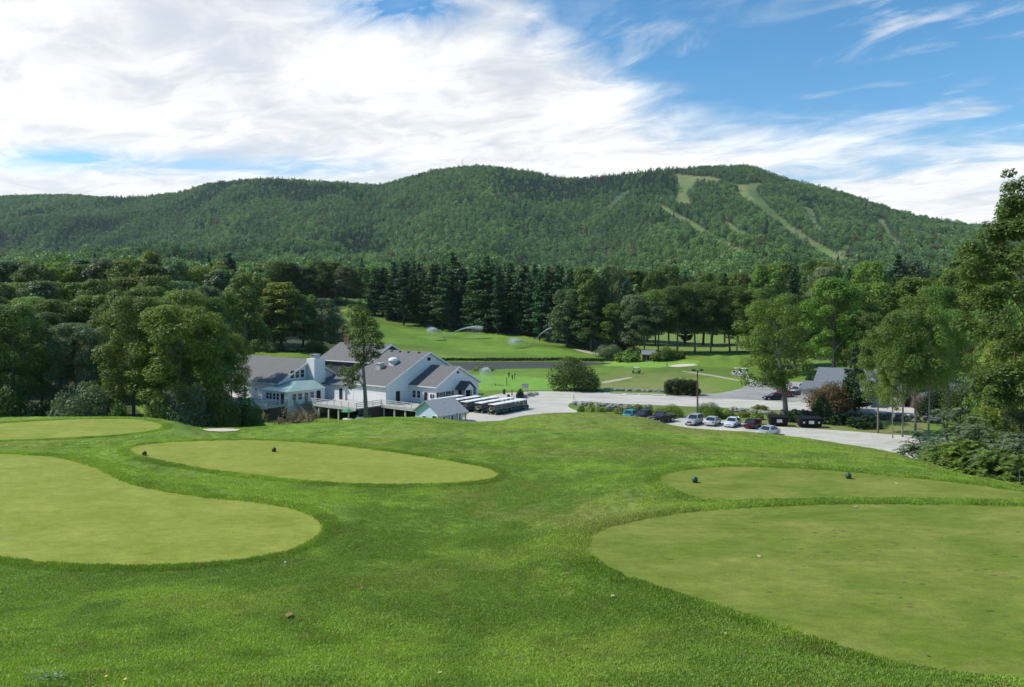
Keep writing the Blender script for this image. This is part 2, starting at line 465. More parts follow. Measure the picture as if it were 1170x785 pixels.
# ================================================================ colours of the ground
PYG = HY + (CZ - Zg) * F / YG
n1 = fbm(XG / 3.2, YG / 3.2, 51, 4); n2 = fbm(XG / .7, YG / .9, 52, 3); n3 = fbm(XG / 14, YG / 14, 53, 3)
base = np.empty(XG.shape + (3,))


def lerp3(c0, c1, w):
    return np.asarray(c0) * (1 - w[..., None]) + np.asarray(c1) * w[..., None]


ROUGH_D = (.108, .172, .021); ROUGH_L = (.178, .254, .034); DRY = (.20, .19, .062)


def rough_col(x, y):
    a = fbm(x / 3.2, y / 3.2, 51, 4); b = fbm(x / .7, y / .9, 52, 3); c = fbm(x / 14, y / 14, 53, 3)
    w = np.clip(ss(.38, .62, .38 * a + .38 * b + .24 * c) + .25 * (1 - ss(11, 24, y)) * -1 + .12, 0, 1)
    r = lerp3(ROUGH_D, ROUGH_L, w)
    dry = ss(.60, .80, fbm(x / 5.5 + 3, y / 3.5, 57, 4)) * .42 * ss(.42, .6, b)
    # a worn, thinner streak of turf runs along the crest and between the tees
    px = CX + F * x / y
    worn = np.exp(-((x - 1.4 + .12 * (y - 18)) / 2.2) ** 2 - ((y - 17) / 5.5) ** 2) * ss(.40, .68, a) * .85
    worn = np.maximum(worn, ss(29, 36, y) * (1 - ss(50, 70, y)) * ss(420, 640, px) * ss(.46, .62, fbm(x / 6, y / 1.6, 58, 3)) * .6)
    d = np.clip(np.maximum(dry, worn), 0, 1)
    r = lerp3_arr(r, DRY, d)
    return r


def lerp3_arr(c0, c1, w):
    return c0 * (1 - w[..., None]) + np.asarray(c1) * w[..., None]


base = rough_col(XG, YG)
# mown grass of the valley
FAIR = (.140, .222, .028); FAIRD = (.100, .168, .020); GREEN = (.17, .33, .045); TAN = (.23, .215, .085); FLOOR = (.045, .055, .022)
mid = ss(100, 118, YG)
v = lerp3(FAIRD, FAIR, ss(.35, .65, fbm(XG / 30, YG / 18, 61, 4)))
base = lerp3_arr(base, v, mid) if False else base * (1 - mid[..., None]) + v * mid[..., None]


def paint(poly, col, ymin, ymax, amt=1.0, wob=2.0, seed=70):
    global base
    k = (YG > ymin) & (YG < ymax)
    pxx = PXG[k] + wob * 2 * (fbm(XG[k] / 6, YG[k] / 6, seed, 3) - .5) * 2
    pyy = PYG[k] + wob * .5 * (fbm(XG[k] / 6, YG[k] / 6, seed + 5, 3) - .5) * 2
    m = in_poly(pxx, pyy, poly).astype(float) * amt * (1 if amt > .85 else ss(.25, .6, fbm(XG[k] / 9, YG[k] / 9, seed + 9, 4)))
    b = base[k]; base[k] = b * (1 - m[:, None]) + np.asarray(col) * m[:, None]


# mowing bands of the far fairway, and the paler stretch under the sprinklers
k = (YG > 270) & (YG < 560)
band = np.sin((YG + XG * .55 + 9 * fbm(XG / 60, YG / 60, 66, 2)) / 5.2)
base[k] = base[k] * (1 + .17 * np.sign(band[k]) * np.clip(np.abs(band[k]) * 3, 0, 1))[:, None]
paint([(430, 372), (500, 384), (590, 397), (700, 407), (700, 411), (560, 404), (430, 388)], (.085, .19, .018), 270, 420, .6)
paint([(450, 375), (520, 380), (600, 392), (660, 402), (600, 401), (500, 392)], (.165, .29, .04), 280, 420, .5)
paint([(535, 428), (600, 430), (650, 436), (650, 446), (535, 446)], GREEN, 150, 230, .9, 1)
paint([(560, 421), (640, 420), (655, 426), (560, 431)], (.145, .265, .03), 190, 236, .7)
paint([(690, 412), (760, 414), (800, 413), (790, 418), (740, 420), (690, 418)], (.20, .36, .055), 230, 275, .9, 1)
paint([(660, 430), (720, 422), (790, 424), (850, 432), (845, 440), (800, 452), (690, 448)], TAN, 150, 240, .55, 9)
paint([(700, 452), (960, 474), (1060, 480), (1060, 500), (860, 492), (790, 478), (700, 470)], (.20, .19, .075), 110, 150, .75, 4)
paint([(500, 470), (900, 505), (1020, 520), (1030, 500), (780, 490), (640, 474)], (.16, .185, .06), 104, 122, .35, 4)
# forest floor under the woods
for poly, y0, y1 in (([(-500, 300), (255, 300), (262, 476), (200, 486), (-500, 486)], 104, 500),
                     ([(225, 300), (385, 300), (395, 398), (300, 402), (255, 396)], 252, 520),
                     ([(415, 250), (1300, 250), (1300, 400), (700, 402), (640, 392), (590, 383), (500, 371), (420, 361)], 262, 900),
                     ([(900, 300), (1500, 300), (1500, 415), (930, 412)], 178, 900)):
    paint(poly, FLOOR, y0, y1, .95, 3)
paint([(730, 380), (880, 380), (885, 400), (800, 402), (730, 400)], (.17, .25, .05), 300, 420, .95, 2)
paint([(155, 462), (240, 470), (230, 479), (160, 474)], (.16, .26, .03), 104, 200, .9)
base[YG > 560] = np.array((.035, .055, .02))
TRAILS = [
    [(838, 222), (850, 216), (866, 210), (863, 217), (878, 235), (908, 261), (942, 282), (972, 298), (958, 304), (944, 303), (932, 287), (905, 270), (870, 244)],
    [(770, 199), (812, 202), (826, 206), (795, 208), (784, 220), (790, 234), (770, 233), (776, 217)],
    [(752, 232), (770, 242), (798, 257), (840, 283), (886, 303), (902, 308), (880, 308), (838, 292), (796, 266), (768, 249), (750, 238)],
    [(916, 236), (927, 237), (934, 256), (940, 264), (930, 263), (922, 249)],
    [(997, 249), (1008, 249), (1019, 270), (1032, 285), (1020, 284), (1008, 268)],
    [(818, 249), (826, 251), (862, 273), (858, 277), (836, 265)],
    [(1040, 258), (1062, 270), (1068, 278), (1050, 270)],
    [(826, 207), (845, 211), (870, 208), (872, 211), (845, 219), (836, 214)],
    [(962, 280), (971, 281), (968, 290), (958, 288)],
]
SHADE_GAP = [(690, 240), (704, 224), (742, 199), (748, 200), (712, 228), (697, 243)]  # treeless slit added to draw a dark shadow line on the mountain
TRAILM = np.zeros(XG.shape, bool)
k = (YG > 1000)
for t_, poly in enumerate(TRAILS):
    jx = 3 * (fbm(XG[k] / 40, YG[k] / 40, 80, 3) - .5)
    TRAILM[k] |= in_poly(PXG[k] + jx, PYG[k] + jx * .4, poly) & (S[k] < 1.0)
tcol = lerp3((.125, .185, .045), (.185, .195, .075), ss(.4, .7, fbm(XG / 60, YG / 25, 83, 4)))
base[TRAILM] = tcol[TRAILM]
SHADE_GAPM = np.zeros(XG.shape, bool); SHADE_GAPM[k] = in_poly(PXG[k], PYG[k], SHADE_GAP) & (S[k] < .93)
base[SHADE_GAPM] = (.05, .08, .025)

# ================================================================ the ground sheet
V = np.stack([XG, YG, Zg], -1).reshape(-1, 3)
nT, nY = len(TT), len(YY)
idx = np.arange(nT * nY).reshape(nT, nY)
Q = np.stack([idx[:-1, :-1], idx[1:, :-1], idx[1:, 1:], idx[:-1, 1:]], -1).reshape(-1, 4)

mg = bpy.data.materials.new('turf'); mg.use_nodes = True
nt = mg.node_tree; N = nt.nodes; L = nt.links; b = N['Principled BSDF']
at_ = N.new('ShaderNodeAttribute'); at_.attribute_name = 'zone'
geo = N.new('ShaderNodeNewGeometry')


def tnoise(nt, vec, scale, detail=5, rough=.6, dist=0.):
    n = nt.nodes.new('ShaderNodeTexNoise'); n.inputs['Scale'].default_value = scale; n.inputs['Detail'].default_value = detail
    n.inputs['Roughness'].default_value = rough; n.inputs['Distortion'].default_value = dist
    nt.links.new(vec, n.inputs['Vector']); return n.outputs['Fac']


def mrange(nt, s, a, b_, c, d):
    n = nt.nodes.new('ShaderNodeMapRange'); n.inputs[1].default_value = a; n.inputs[2].default_value = b_; n.inputs[3].default_value = c; n.inputs[4].default_value = d
    nt.links.new(s, n.inputs[0]); return n.outputs[0]


def vscale(nt, v_, f_):
    n = nt.nodes.new('ShaderNodeVectorMath'); n.operation = 'SCALE'; nt.links.new(v_, n.inputs[0]); nt.links.new(f_, n.inputs['Scale']); return n.outputs[0]


c_ = vscale(nt, at_.outputs['Color'], mrange(nt, tnoise(nt, geo.outputs['Position'], 7.0, 6, .75), .3, .7, .72, 1.28))
c_ = vscale(nt, c_, mrange(nt, tnoise(nt, geo.outputs['Position'], .35, 6, .7), .3, .7, .84, 1.16))
L.new(c_, b.inputs['Base Color']); b.inputs['Roughness'].default_value = .8; b.inputs['Specular IOR Level'].default_value = .2
bp = N.new('ShaderNodeBump'); bp.inputs['Strength'].default_value = .6; bp.inputs['Distance'].default_value = .04
L.new(tnoise(nt, geo.outputs['Position'], 18., 5, .7), bp.inputs['Height']); L.new(bp.outputs[0], b.inputs['Normal'])
me = np_mesh('ground', V, [Q], [mg], smooth=True)
ca = me.color_attributes.new('zone', 'FLOAT_COLOR', 'POINT')
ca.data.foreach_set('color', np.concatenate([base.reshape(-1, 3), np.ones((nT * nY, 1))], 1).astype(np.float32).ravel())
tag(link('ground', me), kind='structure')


# ---------------------------------------------------------------- sheets laid on the ground
def sheet(name, poly_xy, m, off=.03, cell=3.0, zconst=None):
    """a polygon laid on the ground, cut into cells so that it follows the relief"""
    poly = np.asarray(poly_xy, float)
    bm = bmesh.new()
    vs = [bm.verts.new((p[0], p[1], 0)) for p in poly]
    bm.faces.new(vs)
    if zconst is None:
        lo = poly.min(0); hi = poly.max(0)
        for ax in (0, 1):
            c = math.ceil(lo[ax] / cell) * cell
            while c < hi[ax]:
                no = [0, 0, 0]; no[ax] = 1; co = [0, 0, 0]; co[ax] = c
                bmesh.ops.bisect_plane(bm, geom=bm.verts[:] + bm.edges[:] + bm.faces[:], plane_co=co, plane_no=no)
                c += cell
    bmesh.ops.triangulate(bm, faces=bm.faces[:])
    for v_ in bm.verts:
        v_.co.z = (zconst if zconst is not None else h1(v_.co.x, v_.co.y)) + off
    bmesh.ops.recalc_face_normals(bm, faces=bm.faces[:])
    me = bpy.data.meshes.new(name); bm.to_mesh(me); bm.free()
    if me.polygons and sum(p.normal.z for p in me.polygons) < 0:
        me.flip_normals()
    me.materials.append(m)
    return tag(link(name, me), kind='structure')


def tee_mat(name, c0, c1, spots=0.0):
    m = bpy.data.materials.new(name); m.use_nodes = True
    nt = m.node_tree; N = nt.nodes; L = nt.links; b = N['Principled BSDF']
    g = N.new('ShaderNodeNewGeometry'); P = g.outputs['Position']
    mp = N.new('ShaderNodeMapping'); mp.inputs['Scale'].default_value = (.9, 1.6, 1); L.new(P, mp.inputs['Vector'])
    f1 = tnoise(nt, mp.outputs[0], .55, 6, .62, .4)
    mx = N.new('ShaderNodeMix'); mx.data_type = 'RGBA'
    mx.inputs[6].default_value = (*c0, 1); mx.inputs[7].default_value = (*c1, 1)
    L.new(mrange(nt, f1, .34, .66, 0, 1), mx.inputs[0])
    c = vscale(nt, mx.outputs[2], mrange(nt, tnoise(nt, P, 26., 5, .7), .3, .7, .80, 1.20))
    c = vscale(nt, c, mrange(nt, tnoise(nt, mp.outputs[0], 3.2, 6, .75), .3, .7, .80, 1.20))
    # straw-coloured thin patches
    m2 = N.new('ShaderNodeMix'); m2.data_type = 'RGBA'; L.new(c, m2.inputs[6]); m2.inputs[7].default_value = (.27, .23, .085, 1)
    L.new(mrange(nt, tnoise(nt, mp.outputs[0], 1.1, 7, .7, .3), .60, .74, 0, .55), m2.inputs[0]); c = m2.outputs[2]
    if spots:
        # divots: small scrapes of bare soil gathered in one worn stretch of the tee
        mp2 = N.new('ShaderNodeMapping'); mp2.inputs['Scale'].default_value = (3.2, 9.0, 1); L.new(P, mp2.inputs['Vector'])
        mp2.inputs['Rotation'].default_value = (0, 0, .25)
        vo = N.new('ShaderNodeTexVoronoi'); vo.inputs['Scale'].default_value = 1.; L.new(mp2.outputs[0], vo.inputs['Vector'])
        vo.inputs['Randomness'].default_value = 1.
        wob = N.new('ShaderNodeMath'); wob.operation = 'ADD'; L.new(vo.outputs['Distance'], wob.inputs[0])
        L.new(mrange(nt, tnoise(nt, P, 14, 4), 0, 1, -.24, .24), wob.inputs[1])
        s1 = mrange(nt, wob.outputs[0], .13, .27, 1, 0)
        dist = N.new('ShaderNodeVectorMath'); dist.operation = 'DISTANCE'; L.new(P, dist.inputs[0]); dist.inputs[1].default_value = (8.2, 15.0, 14.95)
        mpl = N.new('ShaderNodeMath'); mpl.operation = 'MULTIPLY'; L.new(mrange(nt, dist.outputs['Value'], .6, 4.4, 1.1, .05), mpl.inputs[0]); L.new(mrange(nt, tnoise(nt, P, 1.3, 3), .46, .60, 0, 1), mpl.inputs[1]); s2 = mpl.outputs[0]
        sep = N.new('ShaderNodeSeparateColor'); L.new(vo.outputs['Color'], sep.inputs[0])
        gate = N.new('ShaderNodeMath'); gate.operation = 'LESS_THAN'; L.new(sep.outputs[0], gate.inputs[0]); L.new(s2, gate.inputs[1])
        mu = N.new('ShaderNodeMath'); mu.operation = 'MULTIPLY'; L.new(s1, mu.inputs[0]); L.new(gate.outputs[0], mu.inputs[1])
        m3 = N.new('ShaderNodeMix'); m3.data_type = 'RGBA'; L.new(c, m3.inputs[6])
        mcol = N.new('ShaderNodeMix'); mcol.data_type = 'RGBA'; mcol.inputs[6].default_value = (.045, .06, .02, 1); mcol.inputs[7].default_value = (.17, .125, .05, 1)
        L.new(sep.outputs[1], mcol.inputs[0]); L.new(mcol.outputs[2], m3.inputs[7]); L.new(mu.outputs[0], m3.inputs[0]); c = m3.outputs[2]
    L.new(c, b.inputs['Base Color']); b.inputs['Roughness'].default_value = .85; b.inputs['Specular IOR Level'].default_value = .15
    bp = N.new('ShaderNodeBump'); bp.inputs['Strength'].default_value = .5; bp.inputs['Distance'].default_value = .012
    L.new(tnoise(nt, P, 55., 4, .7), bp.inputs['Height']); L.new(bp.outputs[0], b.inputs['Normal'])
    return m


tm1 = tee_mat('tee turf left', (.182, .226, .024), (.258, .280, .048))
tm2 = tee_mat('tee turf right', (.108, .166, .015), (.205, .226, .042), spots=1)
for nm, z, poly in TEEPOLY:
    sheet('lawn', poly, tm2 if nm in ('small_tee', 'large_tee') else tm1, off=.004, zconst=z)


def gravel_mat(name, c0, c1):
    m = bpy.data.materials.new(name); m.use_nodes = True
    nt = m.node_tree; N = nt.nodes; L = nt.links; b = N['Principled BSDF']
    P = N.new('ShaderNodeNewGeometry').outputs['Position']
    mx = N.new('ShaderNodeMix'); mx.data_type = 'RGBA'; mx.inputs[6].default_value = (*c0, 1); mx.inputs[7].default_value = (*c1, 1)
    mp = N.new('ShaderNodeMapping'); mp.inputs['Scale'].default_value = (.6, 1.5, 1); mp.inputs['Rotation'].default_value = (0, 0, .3); L.new(P, mp.inputs['Vector'])
    L.new(mrange(nt, tnoise(nt, mp.outputs[0], .22, 6, .65, .5), .36, .64, 0, 1), mx.inputs[0])
    c = vscale(nt, mx.outputs[2], mrange(nt, tnoise(nt, P, 3.0, 6, .75), .3, .7, .86, 1.14))
    L.new(c, b.inputs['Base Color']); b.inputs['Roughness'].default_value = .9; b.inputs['Specular IOR Level'].default_value = .2
    return m


GRAVEL = gravel_mat('pale gravel', (.41, .38, .32), (.54, .51, .445))
ASPH = gravel_mat('worn asphalt', (.22, .215, .20), (.36, .35, .325))
SAND = gravel_mat('bunker sand', (.55, .48, .36), (.62, .55, .43))
DIRT = gravel_mat('dirt path', (.36, .31, .22), (.45, .39, .28))


def flat(px, py, z=0.):
    D = (CZ - z) * F / (py - HY); return (tx(px) * D, D)


def flatpoly(pp, k=5):
    return catmull([flat(*p) for p in pp], k)


sheet('road', flatpoly([(500, 492), (520, 484), (538, 470), (548, 458), (575, 449.5), (640, 447), (700, 449), (760, 450.5), (830, 453.5), (900, 458), (1000, 463), (1100, 467), (1300, 474), (1500, 480),
                        (1500, 490), (1300, 486), (1100, 477.5), (1000, 473.5), (900, 469), (830, 466), (760, 463.5), (700, 461), (664, 459), (650, 462), (655, 468), (690, 474), (720, 479), (730, 486), (700, 494), (600, 500), (540, 503)]), GRAVEL, .03)
sheet('parking_lot', flatpoly([(700, 492), (716, 484), (760, 476.5), (790, 476), (830, 481), (870, 486.5), (950, 491.5), (1045, 498.5), (1200, 508), (1300, 520), (1200, 540), (1000, 532), (900, 514), (800, 501), (730, 498)]), GRAVEL, .045)
sheet('parking_lot', flatpoly([(838, 424), (852, 426), (858, 434), (875, 436.5), (925, 438), (932, 448), (922, 455), (905, 459.5), (860, 457), (800, 454.5), (778, 452), (820, 449.5), (846, 444), (856, 437), (850, 431), (836, 428)]), ASPH, .055)
sheet('path', flatpoly([(690, 436), (716, 431.5), (722, 432), (700, 436.5), (690, 438)]), DIRT, .03)
sheet('path', flatpoly([(782, 424.5), (810, 428), (842, 434), (841, 435), (808, 429.2), (782, 425.3)]), DIRT, .03)


def drape(pp, ymin, k=4):
    return catmull([hit(px, py, ymin)[:2] for px, py in pp], k)


sheet('sand_bunker', drape([(764, 418.5), (775, 416.5), (790, 416), (797, 417.3), (785, 419), (770, 419.6)], 200), SAND, .08)
sheet('path', drape([(657, 399), (680, 402.6), (700, 404.5), (712, 403.5), (710, 406.5), (700, 408), (680, 405.3), (658, 400.4)], 240), DIRT, .1)
sheet('sand_bunker', drape([(232, 491.6), (250, 490.4), (272, 491.4), (268, 493.4), (240, 493.4)], 40), SAND, .05, 1.0)

# water
mw = bpy.data.materials.new('pond water'); mw.use_nodes = True
nt = mw.node_tree; b = nt.nodes['Principled BSDF']
b.inputs['Base Color'].default_value = (.085, .09, .075, 1); b.inputs['Roughness'].default_value = .48; b.inputs['IOR'].default_value = 1.33
g = nt.nodes.new('ShaderNodeNewGeometry'); mp = nt.nodes.new('ShaderNodeMapping'); mp.inputs['Scale'].default_value = (.5, 1.6, 1); nt.links.new(g.outputs['Position'], mp.inputs['Vector'])
bp = nt.nodes.new('ShaderNodeBump'); bp.inputs['Strength'].default_value = 1.; bp.inputs['Distance'].default_value = 1.1
nt.links.new(tnoise(nt, mp.outputs[0], 1.4, 5, .65), bp.inputs['Height']); nt.links.new(bp.outputs[0], b.inputs['Normal'])
pw = [(tx(420) * 232, 224), (tx(720) * 226, 226), (tx(720) * 272, 272), (tx(420) * 276, 276)]
me = bpy.data.meshes.new('pond'); me.from_pydata([(x, y, -.38) for x, y in pw], [], [(0, 1, 2, 3)]); me.materials.append(mw)
tag(link('pond', me), kind='structure')
# ================================================================ trees
TINT = {'dk': (.048, .076, .016), 'mid': (.066, .102, .018), 'olive': (.088, .120, .022), 'lime': (.080, .122, .020), 'gray': (.070, .098, .050),
        'pine': (.024, .052, .020), 'pinel': (.040, .078, .026), 'rust': (.105, .078, .030), 'yel': (.12, .135, .03), 'brown': (.16, .115, .075), 'deep': (.022, .045, .014)}
TINT = {k_: tuple(min(.4, c_ * (2.0 if k_ not in ('rust', 'brown', 'deep') else 1.4)) for c_ in v_) for k_, v_ in TINT.items()}
SHADE = {'dk': 'dark green', 'mid': 'mid green', 'olive': 'olive green', 'lime': 'bright green', 'gray': 'grey-green', 'pine': 'dark', 'pinel': 'green',
         'rust': 'rust-tinged', 'yel': 'yellowish', 'brown': 'brown', 'deep': 'very dark green'}


def leaf_cloud(C, Rd, n, size, rg, up=.35, shell=.72, elong=1.5, flat=1.0):
    C = np.asarray(C, float); Rd = np.asarray(Rd, float)
    p = Rd ** 2 / (Rd ** 2).sum(); k = rg.choice(len(C), n, p=p)
    d = rg.normal(size=(n, 3)); d[:, 2] += .25; d /= np.linalg.norm(d, axis=1)[:, None]
    rr = Rd[k] * (shell + (1.08 - shell) * rg.random(n) ** .7)
    off = d * rr[:, None]; off[:, 2] *= flat
    c = C[k] + off
    nn = d * .8 + rg.normal(size=(n, 3)) * .42 + np.array([0, 0, up]); nn /= np.linalg.norm(nn, axis=1)[:, None]
    return quads_at(c, nn, size * (.55 + .8 * rg.random(n)), rg, elong)


def quads_at(c, nn, s, rg, elong=1.5, tdir=None):
    n = len(c)
    t = rg.normal(size=(n, 3)) if tdir is None else tdir
    t = t - nn * (t * nn).sum(1)[:, None]; t /= (np.linalg.norm(t, axis=1)[:, None] + 1e-9)
    b = np.cross(nn, t)
    l = (s * .5 * elong ** .5)[:, None]; w_ = (s * .5 / elong ** .5)[:, None]
    V = np.stack([c - t * l, c + b * w_ - t * l * .1, c + t * l, c - b * w_ - t * l * .1], 1).reshape(-1, 3)
    Fq = np.arange(4 * n).reshape(n, 4)
    return V, Fq


def crown_lobes(Hh, W, b, nl, rg, lob=.2, top=.75, skew=0.0):
    C = []; Rd = []
    for i in range(nl):
        s = ((i + .5) / nl) ** .85
        prof = math.sqrt(max(0., 1 - (2 * (s * .93 + .035) - top) ** 2 / (1.32 if s > top / 2 else 1.0) ** 2)) if True else 1
        r = W / 2 * prof
        rl = W * lob * (.62 + .85 * rg.random() ** 1.4) * (1 - .2 * s)
        q = max(0, r - rl * .7) * (.42 + .68 * rg.random() ** .5)
        a = i * 2.39996 + rg.normal() * .5
        z = Hh * (b + (1 - b) * s)
        C.append((q * math.cos(a) + skew * (z / Hh), q * math.sin(a), min(z, Hh - rl * .75))); Rd.append(rl)
    return np.array(C), np.array(Rd)


def trunk_mb(Hh, C, Rd, r0, rg, nlimb=9, lean=0.0, fork=.35):
    mb = MB()
    zs = [0, .04 * Hh, .3 * Hh, .55 * Hh, .8 * Hh]
    pts = [(0, 0, -.4), (0, 0, zs[1])] + [(lean * z / Hh + rg.normal() * .15, rg.normal() * .15, z) for z in zs[2:]]
    mb.tube(pts, [r0 * 1.35, r0, r0 * .78, r0 * .5, r0 * .16], 7)
    order = rg.permutation(len(C))[:nlimb]
    for i in order:
        c = C[i]; z0 = max(fork * Hh, c[2] - (.18 + .12 * rg.random()) * Hh); z0 = min(z0, .78 * Hh)
        a = Vector((lean * z0 / Hh, 0, z0)); e = Vector(c)
        m = a.lerp(e, .5) + Vector((0, 0, -.04 * Hh * rg.random()))
        mb.tube([a, m, e], [r0 * .38, r0 * .24, r0 * .08], 5, caps=False)
    return mb


def proto_broad(W, Hh, b, nl, n, leaf, seed, bark='bark', lob=.2, top=.75, r0=None, nlimb=9, shell=.72):
    rg = np.random.default_rng(seed)
    C, Rd = crown_lobes(Hh, W, b, nl, rg, lob, top)
    V, Fq = leaf_cloud(C, Rd * 1.08, n, leaf, rg, up=1.0, shell=.55, flat=.60)
    return (np_mesh('crown', V, [Fq], [M['leaf']]), trunk_mb(Hh, C, Rd, r0 or Hh * .016, rg, nlimb, fork=max(.18, b * .8)).mesh('trunk', M[bark], True), W, Hh)


def proto_pine(W, Hh, b, n, leaf, seed, ragged=.35, power=.8, droop=.05, bark='bark_dark', tiers=26):
    rg = np.random.default_rng(seed)
    c = []; nn = []; td = []; mb = MB()
    mb.tube([(0, 0, -.4), (0, 0, Hh * .5), (rg.normal() * .1, 0, Hh * .99)], [Hh * .016, Hh * .010, .02], 6)
    zs = b + (1 - b) * np.linspace(0, 1, tiers) ** .95
    br = []
    for z in zs[:-1]:
        s = (z - b) / (1 - b)
        for j in range(rg.integers(4, 7)):
            L_ = W / 2 * (1 - s) ** power * (1 - ragged * rg.random() * 1.2) * (.55 + .45 * min(1, s * 5 + .3)) + .25
            a = rg.random() * 6.283
            br.append((z * Hh + rg.normal() * .2, a, L_))
    tot = sum(x[2] ** 1.4 for x in br)
    for z, a, L_ in br:
        m = max(4, int(n * L_ ** 1.4 / tot)); u = rg.random(m) ** .6
        side = rg.normal(size=m) * (.10 + .16 * L_) * (.35 + .65 * u); zz = z + L_ * u * (.16 - droop) + L_ * .12 * u ** 2 + rg.normal(size=m) * .10 * (1 + .3 * L_)
        dx, dy = math.cos(a), math.sin(a)
        c.append(np.stack([dx * L_ * u - dy * side, dy * L_ * u + dx * side, zz], 1))
        q = rg.normal(size=(m, 3)) * .45 + np.array([dx * .25, dy * .25, .9]); nn.append(q)
        td.append(np.stack([dx + rg.normal(size=m) * .6, dy + rg.normal(size=m) * .6, rg.normal(size=m) * .5 + .1], 1))
        if L_ > W * .22 and rg.random() < .6:
            mb.tube([(0, 0, z), (dx * L_ * .8, dy * L_ * .8, z + L_ * .8 * .16)], [.05, .015], 4, caps=False)
    top = 40
    c.append(np.stack([rg.normal(size=top) * .15, rg.normal(size=top) * .15, Hh * (1 - .07 * rg.random(top))], 1)); nn.append(rg.normal(size=(top, 3))); td.append(np.tile([0, 0, 1.], (top, 1)) + rg.normal(size=(top, 3)) * .3)
    c = np.concatenate(c); nn = np.concatenate(nn); td = np.concatenate(td)
    nn /= np.linalg.norm(nn, axis=1)[:, None]
    V, Fq = quads_at(c, nn, leaf * (.6 + .8 * rg.random(len(c))), rg, 2.3, td)
    return (np_mesh('crown', V, [Fq], [M['needle']]), mb.mesh('trunk', M[bark], True), W, Hh)


def proto_shrub(W, Hh, n, leaf, seed, nl=22, shell=.6, stems=7, bark='bark', lob=.2):
    rg = np.random.default_rng(seed)
    C = []; Rd = []
    for i in range(nl):
        a = i * 2.4 + rg.normal() * .4; q = W / 2 * (.15 + .62 * rg.random() ** .6); s = rg.random()
        rl = W * lob * (.75 + .5 * rg.random()); zmax = Hh * math.sqrt(max(.1, 1 - (q / (W / 2)) ** 2)) - rl * .6
        C.append((q * math.cos(a), q * math.sin(a), max(rl * .55, zmax * (.25 + .75 * s)))); Rd.append(rl)
    C = np.array(C); Rd = np.array(Rd)
    V, Fq = leaf_cloud(C, Rd, n, leaf, rg, shell=shell); V[:, 2] = np.maximum(V[:, 2], .03)
    mb = MB()
    for i in rg.permutation(nl)[:stems]:
        mb.tube([(rg.normal() * .15, rg.normal() * .15, -.2), Vector(C[i]) * .5 + Vector((0, 0, .1)), C[i]], [.09, .05, .02], 5, caps=False)
    return (np_mesh('foliage', V, [Fq], [M['leaf']]), mb.mesh('stem', M[bark], True), W, Hh)


PROTO = {
    'broad': [proto_broad(11, 18, .24, 58, 24000, .27, 101, lob=.155, shell=.8), proto_broad(12, 18, .2, 70, 26000, .26, 102, lob=.14, shell=.8), proto_broad(10, 19, .26, 52, 22000, .27, 103, lob=.16, top=.7, shell=.8), proto_broad(12, 17, .18, 78, 26000, .27, 104, lob=.135, top=.8, shell=.8)],
    'far': [proto_broad(11, 20, .16, 46, 11000, .42, 111, lob=.165, shell=.8), proto_broad(12, 20, .14, 56, 12000, .42, 112, lob=.15, shell=.8), proto_broad(10, 21, .18, 42, 10500, .42, 113, lob=.175, top=.7, shell=.8)],
    'grove': [proto_broad(11, 20, .36, 46, 17000, .27, 121, 'bark_grey', r0=.22, lob=.16, shell=.78), proto_broad(10, 20, .33, 42, 15000, .27, 122, 'bark_grey', r0=.2, lob=.165, shell=.78), proto_broad(12, 19, .38, 50, 17000, .27, 123, 'bark_grey', r0=.22, lob=.145, shell=.78)],
    'pine': [proto_pine(11, 28, .05, 13000, .48, 131, .4, .62), proto_pine(12, 28, .10, 14000, .48, 132, .5, .58), proto_pine(10, 28, .04, 13000, .46, 133, .45, .7), proto_pine(12.5, 28, .2, 14000, .50, 134, .55, .5)],
    'spruce': [proto_pine(6.5, 11, .10, 6500, .30, 141, .25, .95, .16, tiers=22)],
    'shrub': [proto_shrub(6, 4.5, 10000, .18, 151), proto_shrub(6.5, 4, 10000, .19, 152), proto_shrub(5.5, 4.5, 9500, .18, 153)],
    'small': [proto_shrub(2.6, 1.5, 900, .24, 161, 12), proto_shrub(2.4, 1.6, 800, .24, 162, 12)],
}
_pc = {}


def plant(kind, px, D, top_y, wpx, tint, label, cat='tree', name='tree', group=None, var=None, parts=('crown', 'trunk'), z=None, jitter=.12, xy=None):
    x, y = (tx(px) * D, D) if xy is None else xy
    zg = h1(x, y) if z is None else z
    Hh = CZ + (HY - top_y) * y / F - zg; W = wpx * y / F
    i = _pc.get(kind, 0); _pc[kind] = i + 1
    pr = PROTO[kind][(i if var is None else var) % len(PROTO[kind])]
    root = empty(name, (x, y, zg), random.random() * 6.283)
    # the size is carried by the thing itself
    root.scale = (W / pr[2], W / pr[2] * (.92 + .16 * random.random()), Hh / pr[3])
    tag(root, label, cat, group)
    c = link(parts[0], pr[0], root); t = link(parts[1], pr[1], root)
    tc_ = np.array(TINT[tint]) * (1 + jitter * rng.normal()) * (1 + .06 * rng.normal(size=3))
    c.color = (*np.clip(tc_, .008, .5), 1)
    return root


ORD = ['first', 'second', 'third', 'fourth', 'fifth', 'sixth', 'seventh', 'eighth', 'ninth', 'tenth', 'eleventh', 'twelfth', 'thirteenth', 'fourteenth', 'fifteenth', 'sixteenth', 'seventeenth',
       'eighteenth', 'nineteenth', 'twentieth', 'twenty-first', 'twenty-second', 'twenty-third', 'twenty-fourth', 'twenty-fifth', 'twenty-sixth', 'twenty-seventh', 'twenty-eighth', 'twenty-ninth', 'thirtieth']


